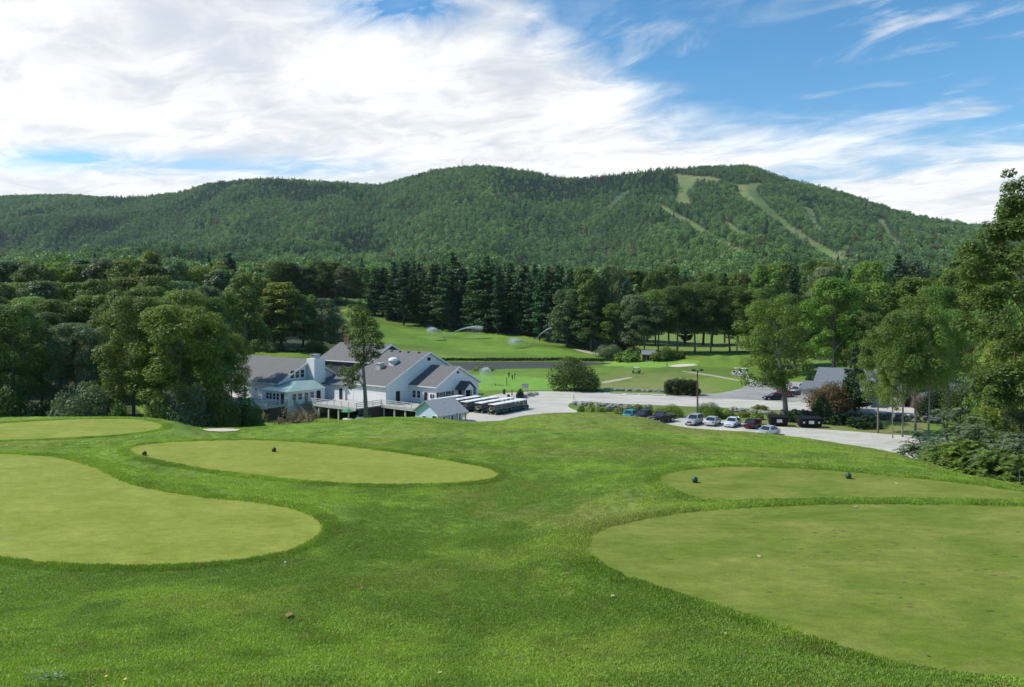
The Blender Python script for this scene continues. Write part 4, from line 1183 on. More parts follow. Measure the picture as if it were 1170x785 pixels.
instancer('forest', np.stack([X_, Y_, Z_ - .5], 1), rg.random(n) * 6.283, scl, tint, [far_broad(401), far_broad(402, 10, 12), far_broad(403, 8, 14), far_broad(404, 9.5, 13, 10), far_conifer(411), far_conifer(412, 5, 18)], pick)

# ---- the rough grass of the near hill
def tuft(seed, nb, hgt, spread):
    rg = np.random.default_rng(seed); V_ = []; F_ = []
    for i in range(nb):
        a = rg.random() * 6.283; q = spread * rg.random() ** .5; bx, by = q * math.cos(a), q * math.sin(a)
        h_ = hgt * (.55 + .6 * rg.random()); la = rg.random() * 6.283; ln = h_ * (.25 + .6 * rg.random()); wd = .0030 + .0022 * rg.random()
        wx_, wy_ = -math.sin(la) * wd, math.cos(la) * wd; k = len(V_)
        V_ += [(bx - wx_, by - wy_, 0), (bx + wx_, by + wy_, 0), (bx + math.cos(la) * ln * .35 + wx_ * .8, by + math.sin(la) * ln * .35 + wy_ * .8, h_ * .65), (bx + math.cos(la) * ln * .35 - wx_ * .8, by + math.sin(la) * ln * .35 - wy_ * .8, h_ * .65),
               (bx + math.cos(la) * ln, by + math.sin(la) * ln, h_)]
        F_ += [(k, k + 1, k + 2, k + 3), (k + 3, k + 2, k + 4, k + 4)]
    V_ = np.array(V_); quad = np.array([f for f in F_ if len(set(f)) == 4]); tri = np.array([f[:3] for f in F_ if len(set(f)) == 3])
    return np_mesh('tuft', V_, [quad, tri], [M['blade']])


gp = []
for (y0, y1, den) in ((7.4, 10, 560), (10, 13, 400), (13, 18, 220), (18, 26, 95), (26, 38, 44), (38, 56, 16)):
    A = .76 * 2 * (y1 ** 2 - y0 ** 2) / 2; m = int(A * den)
    yq = np.sqrt(y0 ** 2 + (y1 ** 2 - y0 ** 2) * rg.random(m)); gp.append(np.stack([yq * rg.uniform(-.76, .76, m), yq], 1))
# a thicker fringe where the rough meets the tees
for nm, z, poly in TEEPOLY:
    for a, b in zip(poly, np.roll(poly, -1, 0)):
        ln = np.hypot(*(b - a)); ym = (a[1] + b[1]) / 2
        if ym < 7 or abs((a[0] + b[0]) / 2 / ym) > .78: continue
        m = int(ln * (70 if ym < 22 else 45)); u = rg.random((m, 1)); dn = np.array([(b - a)[1], -(b - a)[0]]) / (ln + 1e-9)
        q = a + (b - a) * u
        ctr = sdf_poly(q[:, 0] + dn[0] * .2, q[:, 1] + dn[1] * .2, poly)
        sg = np.where(ctr > 0, 1, -1)[:, None]
        gp.append(q + dn * sg * (.02 + .30 * rg.random((m, 1)) ** 1.5))
nfr = sum(len(q) for q in gp[:6])
gp = np.concatenate(gp); fringe = np.arange(len(gp)) >= nfr
a_ = np.interp(gp[:, 0] / gp[:, 1], TT, iT).astype(int); b_ = np.interp(gp[:, 1], YY, iY).astype(int)
ins = np.zeros(len(gp), bool)
for nm, z, poly in TEEPOLY:
    ins |= in_poly(gp[:, 0], gp[:, 1], poly)
gp = gp[~ins]; fringe = fringe[~ins]; n = len(gp)
gz = H(gp[:, 0], gp[:, 1])
tint = rough_col(gp[:, 0], gp[:, 1]) * (1.50 + .6 * rg.random((n, 1)) ** 2)
yl = (rg.random(n) < .05)[:, None]; tint = np.where(yl, np.array([.22, .20, .07]), tint)
sc_ = (.75 + .5 * rg.random(n)) * (.75 + .5 * fbm(gp[:, 0] / 1.5, gp[:, 1] / 1.5, 331, 3)) * np.interp(gp[:, 1], [8, 20, 50], [.95, 1.25, 1.9])
scl = np.stack([sc_ * 1.15, sc_ * 1.15, sc_ * np.interp(gp[:, 1], [8, 20, 50], [1, .85, .6]) * np.where(fringe, 2.1, 1)], 1)
instancer('grass', np.stack([gp[:, 0], gp[:, 1], gz - .004], 1), rg.random(n) * 6.283, scl, tint, [tuft(501, 34, .025, .085), tuft(502, 32, .028, .09), tuft(503, 36, .022, .10)], rg.integers(0, 3, n))
print('forest', len(X_), 'grass', n)
# ================================================================ clubhouse
UV = (-15.4, 150.0); ANG = math.atan2(-.6, .8)          # local x runs along the ridges, local y up the slope of the gables


def loc2w(a, b):
    return (UV[0] + .8 * a + .6 * b, UV[1] - .6 * a + .8 * b)


def gable_wall(parent, a0, a1, b0, b1, zb, ze, zr, m, bp=None, name='wall'):
    bp = (b0 + b1) / 2 if bp is None else bp
    prof = [(b0, zb), (b1, zb), (b1, ze), (bp, zr), (b0, ze)]
    mb = MB(); mb.loft([[(a0, y, z) for y, z in prof], [(a1, y, z) for y, z in prof]])
    return mb.build(name, m, parent)


def gable_roof(parent, a0, a1, b0, b1, ze, zr, m, bp=None, oh=.45, th=.18, lift=.03, fascia=True):
    bp = (b0 + b1) / 2 if bp is None else bp
    mb = MB()
    for (bb, sgn) in ((b0, -1), (b1, 1)):
        sl = (zr - ze) / abs(bp - bb); eb = bb + sgn * oh; ez = ze - sl * oh + lift; rz = zr + lift
        poly = [(eb, ez), (bp - sgn * .0, rz), (bp, rz + th), (eb, ez + th)]
        mb.loft([[(a0 - oh, y, z) for y, z in poly], [(a1 + oh, y, z) for y, z in poly]])
    r = mb.build('roof', m, parent)
    if fascia:
        fb = MB()
        for (bb, sgn) in ((b0, -1), (b1, 1)):
            sl = (zr - ze) / abs(bp - bb); eb = bb + sgn * oh; ez = ze - sl * oh + lift; rz = zr + lift
            fb.bar((a1 + oh + .03, eb, ez + th / 2 - .06), (a1 + oh + .03, bp, rz + th / 2 - .06), .06, .34)
            fb.bar((a0 - oh, eb + sgn * .03, ez + .04), (a1 + oh, eb + sgn * .03, ez + .04), .05, .22)
        fb.build('fascia', M['trim'], r)
    return r


def opening(parent, name, face, c, u0, u1, z0, z1, frame='trim', fill='glass', mull=0, rail=True):
    """window or door on a wall: face 'v' looks down -y at y=c, face 'u' looks along +x at x=c"""
    fw = .10; d = .06

    def pb(mb, s0, s1, t0, t1, e0, e1):
        if face == 'v': mb.box(s0, s1, c - e1, c - e0, t0, t1)
        else: mb.box(c + e0, c + e1, s0, s1, t0, t1)
    fb = MB()
    pb(fb, u0 - fw, u0, z0 - fw, z1 + fw, .004, d); pb(fb, u1, u1 + fw, z0 - fw, z1 + fw, .004, d)
    pb(fb, u0, u1, z1, z1 + fw, .004, d); pb(fb, u0, u1, z0 - fw, z0, .004, d)
    for i in range(mull):
        u = u0 + (u1 - u0) * (i + 1) / (mull + 1); pb(fb, u - .04, u + .04, z0, z1, .004, d)
    if rail:
        pb(fb, u0, u1, (z0 + z1) / 2 - .03, (z0 + z1) / 2 + .03, .004, d - .012)
    o = fb.build(name, M[frame], parent)
    g = MB(); pb(g, u0 + .003, u1 - .003, z0 + .003, z1 - .003, .002, .02); g.build('pane' if fill == 'glass' else 'leaf', M[fill], o)
    return o


W_ = M['white_wall']
club = empty('clubhouse', (UV[0], UV[1], 0), ANG)
tag(club, 'rambling white clapboard clubhouse with grey shingled gable roofs', 'clubhouse')
# right front wing
gable_wall(club, -10, 0, 0, 13.5, -.5, 3.7, 7.2, W_)
gable_roof(club, -7.1, 0, 0, 13.5, 3.7, 7.2, M['shingle'])
# great gable behind it
gable_wall(club, -19.5, -7.5, -6.7, 18.4, -3, 3.95, 10.0, W_)
gable_roof(club, -19.5, -7.5, -6.7, 18.4, 3.95, 10.0, M['shingle'])
# high block in the middle
gable_wall(club, -38.5, -21.5, 1.5, 14.5, -3, 7.6, 11.1, M['dark_shingle'])
gable_roof(club, -38.5, -21.5, 1.5, 14.5, 7.6, 11.1, M['shingle'])
# lean-to linking the blocks
mb = MB(); mb.box(-29.0, -19.6, -7, 1.45, -3, 3.15); mb.build('wall', W_, club)
mb = MB(); poly = [(-7.5, 3.18), (1.45, 5.2), (1.45, 5.4), (-7.5, 3.38)]; mb.loft([[(-29.1, y, z) for y, z in poly], [(-19.62, y, z) for y, z in poly]]); mb.build('roof', M['shingle'], club)
# left wing
gable_wall(club, -62, -29.5, -16.4, .2, -3, 3.9, 8.3, W_)
gable_roof(club, -62, -29.5, -16.4, .2, 3.9, 8.3, M['shingle'])
# stair tower with a cap
mb = MB(); mb.box(-29.4, -26.8, -9.3, -6.4, -3, 8.7); mb.build('tower', W_, club)
mb = MB(); mb.box(-29.0, -27.6, -8.6, -7.2, 8.70, 9.5).box(-29.15, -27.45, -8.75, -7.05, 9.5, 9.62); mb.build('chimney', M['metal'], club)
# brick chimney
mb = MB(); mb.box(-36.6, -35.0, 7.2, 8.8, 10.2, 13.0).box(-36.75, -34.85, 7.05, 8.95, 13.0, 13.25); mb.build('chimney', M['brick'], club)
# low sun room with the pale green metal roof
mb = MB(); mb.box(-30.5, -23.2, -18.8, -9.4, -3, 2.75); mb.build('wall', W_, club)
mb = MB(); e = .5
v = [(-31 - .3, -18.8 - e, 2.78), (-23.2 + e, -18.8 - e, 2.78), (-23.2 + e, -9.42, 2.78), (-31.3, -9.42, 2.78), (-29.45, -13.5, 4.25), (-26.9, -13.5, 4.25), (-26.9, -9.42, 4.25), (-29.45, -9.42, 4.25)]
mb.add(v, [(0, 1, 5, 4), (1, 2, 6, 5), (4, 5, 6, 7), (3, 0, 4, 7), (0, 3, 2, 1), (2, 3, 7, 6)]); mb.build('roof', M['teal_metal'], club)
# windows
for u in (-1.35 + .0,):
    pass
for u0 in (-30.2, -29.1, -27.9, -26.7):
    opening(club, 'window', 'v', -18.8, u0, u0 + .85, .95, 2.2)
opening(club, 'door', 'v', -18.8, -25.3, -24.2, .25, 2.35, fill='dark', rail=False)
for b0 in (-17.6, -16.2, -14.6, -13.2):
    opening(club, 'window', 'u', -23.2, b0, b0 + .95, .95, 2.2)
opening(club, 'door', 'u', -23.2, -11.6, -10.5, .25, 2.35, fill='dark', rail=False)
for b0 in (-13.4, -12.1, -10.8):
    opening(club, 'window', 'u', -29.5, b0, b0 + .9, 4.75, 6.3)
for u0 in (-58, -55.5, -45.6, -43.9):
    opening(club, 'window', 'v', -16.4, u0, u0 + .9, .95, 2.3)
opening(club, 'door', 'v', -16.4, -41.9, -40.8, .25, 2.4, fill='dark', rail=False)
opening(club, 'window', 'v', -16.4, -37.6, -37.1, 1.9, 2.5, rail=False); opening(club, 'window', 'v', -16.4, -33.0, -32.5, 1.9, 2.5, rail=False)
# great gable: doors on the walk, louvre in the peak
opening(club, 'door', 'v', -7.0, -21.4, -20.3, .25, 2.6, fill='dark', rail=False)
opening(club, 'garage_door', 'v', -6.7, -17.3, -14.3, .25, 2.5, fill='white_wall', rail=True)
opening(club, 'door', 'u', -7.5, -4.0, -2.8, .25, 2.6, fill='dark', rail=False)
opening(club, 'vent_louvre', 'u', -7.5, 5.3, 6.4, 8.3, 9.0, fill='dark', rail=False)
# right wing
opening(club, 'window', 'v', 0, -6.6, -5.7, 1.1, 2.5); opening(club, 'window', 'v', 0, -5.3, -4.4, 1.1, 2.5)
opening(club, 'door', 'v', 0, -3.3, -2.3, .1, 2.4, fill='dark', rail=False)
opening(club, 'window', 'v', 0, -1.6, -.4, 1.2, 2.1, mull=1, rail=False)
for b0 in (.9, 3.6):
    opening(club, 'window', 'u', 0, b0, b0 + 1.1, 1.0, 2.4)
    sh = MB(); sh.box(.005, .05, b0 - .62, b0 - .15, .95, 2.45).box(.005, .05, b0 + 1.25, b0 + 1.72, .95, 2.45); sh.build('shutter', M['steel_dark'], club)
opening(club, 'window', 'u', 0, 11.4, 12.6, 1.0, 2.4)
opening(club, 'vent_louvre', 'u', 0, 6.35, 7.1, 5.9, 6.4, fill='dark', rail=False)
# entrance porch: dark little gable roof carried on a glazed side
mb = MB(); mb.box(.004, 2.3, 8.6, 9.0, -.3, 2.6).box(.004, 2.3, 6.2, 6.45, -.3, .9); mb.build('porch_wall', W_, club)
opening(club, 'door', 'u', 0, 6.75, 7.9, .05, 2.3, fill='dark', rail=False)
opening(club, 'window', 'v', 8.6, .5, 1.8, 1.0, 2.3)
mb = MB(); pr = [(5.7, 2.55), (7.6, 4.15), (9.5, 2.55), (9.5, 2.72), (7.6, 4.33), (5.7, 2.72)]
mb.loft([[(.06, y, z) for y, z in pr], [(2.8, y, z) for y, z in pr]]); mb.build('porch_roof', M['dark_shingle'], club)
mb = MB(); mb.loft([[(2.3, y, z) for y, z in ((6.0, 2.55), (9.2, 2.55), (7.6, 3.95))], [(2.45, y, z) for y, z in ((6.0, 2.55), (9.2, 2.55), (7.6, 3.95))]]); mb.build('porch_gable', W_, club)
mb = MB(); mb.box(2.1, 2.4, 6.2, 6.45, .9, 2.55); mb.build('porch_post', M['trim'], club)
# roof furniture
slope = (10.0 - 3.95) / 12.55
for (a, b, kind) in ((-15.0, -1.3, 'box'), (-12.9, .6, 'dome')):
    z = 3.95 + (b + 6.7) * slope
    mb = MB()
    if kind == 'box':
        mb.box(a - .65, a + .65, b - .6, b + .6, z - .4, z + 1.15).box(a - .8, a + .8, b - .75, b + .75, z + 1.15, z + 1.35); mb.build('exhaust_fan', M['concrete'], club)
    else:
        mb.box(a - .7, a + .7, b - .7, b + .7, z - .4, z + .7); mb.lathe([(1.0, z + .7), (1.15, z + 1.0), (.95, z + 1.4), (.4, z + 1.6)], 14, 0, a, b); mb.build('exhaust_fan', M['plastic_white'], club)
for a in (-18.2, -15.6, -13.0, -9.8):
    z = 9.75; mb = MB(); mb.box(a - .2, a + .2, 5.0, 5.4, 9.4, 10.15); mb.build('roof_vent', M['steel_dark'], club)
for (a, b) in ((-16.5, -2.6), (-14.2, 2.9)):
    z = 3.95 + (b + 6.7) * slope; mb = MB(); mb.tube([(a, b, z - .1), (a, b, z + .6)], .09, 8); mb.build('vent_pipe', M['plastic_white'], club)
mb = MB(); mb.tube([(-33.5, 6.6, 10.2), (-33.5, 6.6, 11.9)], .12, 8); mb.build('vent_pipe', M['plastic_white'], club)
for (a, b0) in ((-16.9, 0), (-18.7, 0), (-7.4, 0)):
    pass
mb = MB(); mb.box(-18.6, -18.2, -6.95, -6.72, 2.8, 3.2); mb.build('wall_lamp', M['steel_dark'], club)

# ---- deck in front of it
dk = empty('deck', (UV[0], UV[1], 0), ANG); tag(dk, 'raised wooden deck with railings running along the clubhouse front', 'deck')


M['rail_white'] = mat('weathered pale rail', (.62, .60, .57), .7)
M['deck_pale'] = mat('bleached deck boards', (.46, .44, .41), .8, noise_amt=.15, noise_scale=4)


def deck_piece(a0, a1, b0, b1):
    mb = MB(); mb.box(a0, a1, b0, b1, -.05, .20); mb.build('deck_floor', M['deck_pale'], dk)
    mb = MB(); mb.box(a0, a1, b0 - .05, b0 - .004, -.28, .21); mb.build('fascia', M['concrete'], dk)


def rail(p, q, z0=.2, z1=.2, wood='wood', pick=True):
    p = Vector((p[0], p[1], 0)); q = Vector((q[0], q[1], 0)); n = max(2, int((q - p).length / 1.9) + 1); mb = MB()
    for i in range(n):
        t = i / (n - 1); c = p.lerp(q, t); z = z0 + (z1 - z0) * t; mb.box(c.x - .06, c.x + .06, c.y - .06, c.y + .06, z, z + 1.12)
    for h in (1.04, .68, .34):
        mb.bar((p.x, p.y, z0 + h), (q.x, q.y, z1 + h), .06, .12)
    mb.build('railing', M[wood], dk)


deck_piece(-62, -31.2, -23.5, -16.5); deck_piece(-31.15, -23, -23.5, -18.85); deck_piece(-22.9, -7.6, -14.5, -7.1); deck_piece(-7.5, 3.0, -8.0, -.1)
rail((-61.9, -23.4), (-33, -23.4)); rail((-33, -23.4), (-23.2, -23.4), wood='rail_white'); rail((-22.8, -14.4), (-7.7, -14.4), wood='rail_white'); rail((-7.6, -14.4), (-7.6, -8), wood='rail_white')
rail((-7.4, -7.9), (2.9, -7.9), wood='rail_white')
rail((-23.1, -23.4), (-23.1, -18.9)); rail((2.9, -7.9), (2.9, -2.0), wood='rail_white')
# stairs down from the corner
mb = MB()
for i in range(14):
    z = .2 - .19 * (i + 1); mb.box(-22.9 + .3 * i, -22.55 + .3 * i, -17.5, -14.7, z - .05, z)
mb.build('stair', M['wood'], dk)
rail((-22.7, -17.5), (-18.6, -17.5), .2, -2.4); rail((-22.7, -14.75), (-18.6, -14.75), .2, -2.4)
for i, a in enumerate(np.arange(-61, 3, 3.0)):
    b = -23.2 if a < -23.1 else (-14.2 if a < -7.6 else -7.7)
    x, y = loc2w(a, b); g = h1(x, y)
    if g < -.4:
        mb = MB(); mb.box(a - .13, a + .13, b - .13, b + .13, g - .2, -.06); mb.build('post', M['rail_white'], dk)
# dark timber skirt and the open garage under the walk
mb = MB(); mb.box(-62, -34, -22.9, -22.8, -3.2, -.3); mb.build('skirt', M['wood_dark'], dk)
mb = MB(); mb.box(-25.5, -23.1, -22.8, -19, -3.2, -.1); mb.build('skirt', M['wood_dark'], dk)
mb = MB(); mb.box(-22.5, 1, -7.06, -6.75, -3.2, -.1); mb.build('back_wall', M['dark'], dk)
mb = MB(); mb.box(-7.7, -7.45, -13.9, -7.1, -3.2, -.08); mb.build('back_wall', M['wood_dark'], dk)

# ---- patio tables on the deck and things under it
def local_empty(name, a, b, z, rz=0.):
    x, y = loc2w(a, b); return empty(name, (x, y, z), ANG + rz)


for a, b, lb in ((-55.5, -21.2, 'round white patio table at the left end of the deck'), (-49, -20.4, 'round white patio table on the deck left of the doorway'), (-41.5, -21.0, 'round white patio table in the middle of the left deck'), (-36, -20.6, 'round white patio table beside the sun room')):
    t = local_empty('patio_table', a, b, .2); tag(t, lb, 'table', 'white patio tables on the deck')
    mb = MB(); mb.lathe([(.75, .72), (.78, .74), (.75, .77)], 18); mb.build('table_top', M['plastic_white'], t)
    mb = MB(); mb.tube([(0, 0, .05), (0, 0, .72)], .05, 8); mb.lathe([(.32, 0), (.3, .05), (.06, .08)], 12); mb.build('pedestal', M['steel_dark'], t)
for a, b, lb, rz in ((-53.4, -21.0, 'white patio chair near the left end of the deck', 1.), (-47, -20.6, 'white patio chair right of the second deck table', 2.6), (-39.5, -21.3, 'white patio chair beside the middle deck table', .4)):
    t = local_empty('patio_chair', a, b, .2, rz); tag(t, lb, 'chair', 'white patio chairs on the deck')
    mb = MB(); mb.box(-.24, .24, -.24, .24, .42, .46); mb.build('seat', M['plastic_white'], t)
    mb = MB(); mb.box(-.24, .24, .22, .26, .5, .95); mb.build('backrest', M['plastic_white'], t)
    for sx in (-1, 1):
        for sy in (-1, 1):
            mb = MB(); mb.bar((sx * .21, sy * .21, 0), (sx * .21, sy * .21, .42 if sy < 0 else .9), .04); mb.build('leg', M['plastic_white'], t)
# green umbrella
gx, gy = loc2w(-9.7, -14.6)
um = empty('patio_umbrella', (gx, gy, h1(gx, gy))); tag(um, 'green patio umbrella standing in front of the open garage', 'umbrella')
M['umb'] = mat('green canvas', (.03, .22, .12), .7)
mb = MB(); loops = []
for (r, z) in ((1.45, 2.05), (1.0, 2.28), (.5, 2.5), (.02, 2.62)):
    loops.append([(r * math.cos(k * math.pi / 4), r * math.sin(k * math.pi / 4), z) for k in range(8)])
mb.loft(loops, caps=False); c = mb.build('canopy', M['umb'], um); so_ = c.modifiers.new('cloth', 'SOLIDIFY'); so_.thickness = .02
mb = MB(); mb.tube([(0, 0, .08), (0, 0, 2.6)], .03, 8); mb.build('pole', M['plastic_white'], um)
mb = MB(); mb.lathe([(.3, 0), (.3, .06), (.06, .1)], 12); mb.build('base', M['concrete'], um)
x_, y_ = gx + .2, gy - 1.2
t = empty('patio_table', (x_, y_, h1(x_, y_))); tag(t, 'white table under the green umbrella', 'table')
mb = MB(); mb.lathe([(1.0, .72), (1.02, .76), (.98, .79)], 16); mb.build('table_top', M['plastic_white'], t)
mb = MB(); mb.tube([(0, 0, 0), (0, 0, .72)], .06, 8); mb.lathe([(.4, 0), (.38, .06), (.07, .1)], 12); mb.build('pedestal', M['plastic_white'], t)

# ---- small white shed in front
shx, shy = tx(488) * 125, 125.
sh = empty('white_shed', (shx, shy, -.1), R(-38)); tag(sh, 'small white shed with a grey roof and a porch, in front of the clubhouse', 'shed')
M['shed_roof'] = mat('grey shingle toned sunlit', (.33, .33, .335), .85, noise_amt=.2, noise_scale=3.5)  # the common grey shingle, lightened so the slope away from the sun looks lit
M['shed_wall'] = mat('white boards with blue shade', (.58, .68, .80), .6, noise_amt=.06)  # white boards; the blue of their shade is put into the colour
w0, w1, d1, ze, zr = -2.7, 2.5, 6.2, 2.35, 4.0
mb = MB(); prof = [(w0, -1.5), (w1, -1.5), (w1, ze), (-.1, zr), (w0, ze)]; mb.loft([[(x, 0, z) for x, z in prof], [(x, d1, z) for x, z in prof]]); mb.build('wall', M['shed_wall'], sh)
mb = MB()
for (e, s) in ((w0, -1), (w1 + .7, 1)):
    sl = (zr - ze) / abs(-.1 - (w0 if s < 0 else w1)); ee = e + s * .4; ez = zr - sl * abs(ee + .1) + .03
    poly = [(ee, ez), (-.1, zr + .03), (-.1, zr + .2), (ee, ez + .17)]; mb.loft([[(x, -.45, z) for x, z in poly], [(x, d1 + .45, z) for x, z in poly]])
mb.build('roof', M['shed_roof'], sh)


def shed_open(name, x0, x1, z0, z1, fill):
    fb = MB(); fb.box(x0 - .1, x1 + .1, -.06, -.004, z0 - .1, z1 + .1); o = fb.build(name, M['trim'], sh)
    g = MB(); g.box(x0, x1, -.075, -.063, z0, z1); g.build('pane' if fill == 'glass' else 'leaf', M[fill], o)


shed_open('window', -1.0, -.3, .4, 1.5, 'dark'); shed_open('door', 1.3, 2.2, -.3, 1.7, 'dark')
for y in (.2, 2.2, 4.2, 6.0):
    mb = MB(); mb.box(w1 + .72, w1 + .90, y - .1, y + .1, -1.5, zr - (zr - ze) / 2.6 * (w1 + .95) - .05); mb.build('post', M['trim'], sh)
for y0 in (.5, 2.5, 4.4):
    fb = MB(); fb.box(w1 + .004, w1 + .06, y0, y0 + 1.3, .3, 1.6); o = fb.build('window', M['trim'], sh); g = MB(); g.box(w1 + .062, w1 + .075, y0 + .1, y0 + 1.2, .4, 1.5); g.build('pane', M['glass'], o)
for px, D, lb in ((522, 121.5, 'left of two wooden posts at the shed corner'), (532, 121., 'right of two wooden posts at the shed corner')):
    x, y = tx(px) * D, D; p = empty('wooden_post', (x, y, h1(x, y))); tag(p, lb, 'post', 'wooden posts by the shed')
    mb = MB(); mb.box(-.11, .11, -.11, .11, -.3, 2.3); mb.build('shaft', M['wood'], p)
    mb = MB(); mb.box(-.14, .14, -.14, .14, 2.3, 2.36, 0).box(-.14, .14, -.14, .14, 2.362, 2.45, 0, .1); mb.build('cap', M['wood_dark'], p)

# ================================================================ garage, long roof, hut
def simple_house(name, label, cat, px, D, rz, L_, W2, ze, zr, wall, roof, z=None, openings=()):
    x, y = tx(px) * D, D; h = empty(name, (x, y, h1(x, y) if z is None else z), rz); tag(h, label, cat)
    prof = [(-W2 / 2, -.6), (W2 / 2, -.6), (W2 / 2, ze), (0, zr), (-W2 / 2, ze)]
    mb = MB(); mb.loft([[(-L_ / 2, yy_, z_) for yy_, z_ in prof], [(L_ / 2, yy_, z_) for yy_, z_ in prof]]); mb.build('wall', wall, h)
    mb = MB()
    for s in (-1, 1):
        sl = (zr - ze) / (W2 / 2); e = s * (W2 / 2 + .45); ez = ze - sl * .45 + .03
        poly = [(e, ez), (0, zr + .03), (0, zr + .2), (e, ez + .17)]
        mb.loft([[(-L_ / 2 - .4, yy_, z_) for yy_, z_ in poly], [(L_ / 2 + .4, yy_, z_) for yy_, z_ in poly]])
    mb.build('roof', roof, h)
    for (nm, x0, x1, z0, z1, fill) in openings:
        fb = MB(); fb.box(x0 - .1, x1 + .1, -W2 / 2 - .06, -W2 / 2 - .004, z0 - .1, z1 + .1); o = fb.build(nm, M['trim'], h)
        g = MB(); g.box(x0, x1, -W2 / 2 - .075, -W2 / 2 - .063, z0, z1); g.build('pane' if fill == 'glass' else 'leaf', M[fill], o)
    return h


M['grey_wall'] = mat('grey siding', (.40, .40, .38), .7, noise_amt=.1)
M['slate'] = mat('blue-grey shingle', (.14, .15, .165), .7, noise_amt=.15, noise_scale=2)
M['rib_roof'] = mat('ribbed grey metal roof', (.22, .22, .23), .5, metal=.2, noise_amt=.15)
gar = simple_house('garage', 'grey garage with a broad blue-grey roof behind the spruce', 'garage', 986, 156, R(-35), 17, 12, 3.0, 6.6, M['grey_wall'], M['slate'],
                   openings=(('garage_door', 1.0, 4.2, .1, 2.5, 'white_wall'), ('garage_door', 5.0, 7.8, .1, 2.5, 'white_wall'), ('window', -6.5, -5.3, 1.2, 2.3, 'glass')))
mb = MB(); poly = [(-10.8, 2.75), (-5.9, 4.1), (-5.9, 4.28), (-10.8, 2.95)]; mb.loft([[(-10.5, y, z) for y, z in poly], [(3.5, y, z) for y, z in poly]]); mb.build('lean_to_roof', M['slate'], gar)
mb = MB(); mb.box(-10, -9.8, -10.4, -6.1, -.6, 2.9).box(3.0, 3.2, -10.4, -6.1, -.6, 2.9).box(-9.79, 2.99, -10.4, -10.2, -.6, 2.7); mb.build('lean_to_wall', M['grey_wall'], gar)
simple_house('long_building', 'long low building with a grey ribbed roof behind the roadside trees', 'building', 1102, 148, R(4), 24, 11, 2.9, 5.6, M['wood_dark'], M['rib_roof'],  # dark wood on these walls stands in for the shade below the roof
             openings=(('garage_door', -9, -5.5, .1, 2.5, 'dark'), ('garage_door', -3.5, 0, .1, 2.5, 'dark'), ('garage_door', 2, 5.5, .1, 2.5, 'dark')))
M['hut_wall'] = mat('brown hut boards', (.10, .055, .038), .8, noise_amt=.2)
simple_house('wooden_hut', 'small brown hut with a grey roof at the wood edge', 'hut', 741, 264, R(-14), 4.2, 3.2, 2.3, 3.4, M['hut_wall'], M['rib_roof'], openings=(('door', -.5, .4, 0, 1.9, 'dark'),))

# ================================================================ masts on the ridge
def mast(px, top, label, Hh, wbase):
    t = tx(px); k = np.searchsorted(TT, t); j = int(np.argmin(PYG[k, YY > 1500])) + int((YY <= 1500).sum())
    y = YY[j]; x = t * y; zt = CZ + (HY - top) * y / F; z = Zg[k, j]
    m = empty('radio_mast', (x, y, z)); tag(m, label, 'mast'); mb = MB(); h_ = zt - z
    cs = [(wbase * math.cos(a), wbase * math.sin(a)) for a in (0, 2.09, 4.19)]
    for c in cs:
        mb.bar((c[0], c[1], -3), (c[0] * .5, c[1] * .5, h_ * .92), .55)
    n = 14
    for i in range(n):
        z0 = h_ * .92 * i / n; z1 = h_ * .92 * (i + 1) / n; f0 = 1 - .5 * i / n; f1 = 1 - .5 * (i + 1) / n
        for q in range(3):
            a = cs[q]; b = cs[(q + 1) % 3]; mb.bar((a[0] * f0, a[1] * f0, z0), (b[0] * f1, b[1] * f1, z1), .3)
    mb.build('lattice', M['metal'], m)
    mb = MB(); mb.tube([(0, 0, h_ * .9), (0, 0, h_)], .5, 6); mb.build('antenna', M['metal'], m)


mast(528, 181.5, 'tall thin radio mast on the middle summit', 40, 1.6)
mast(495, 196, 'shorter mast left of the tall one on the ridge', 22, 1.4)
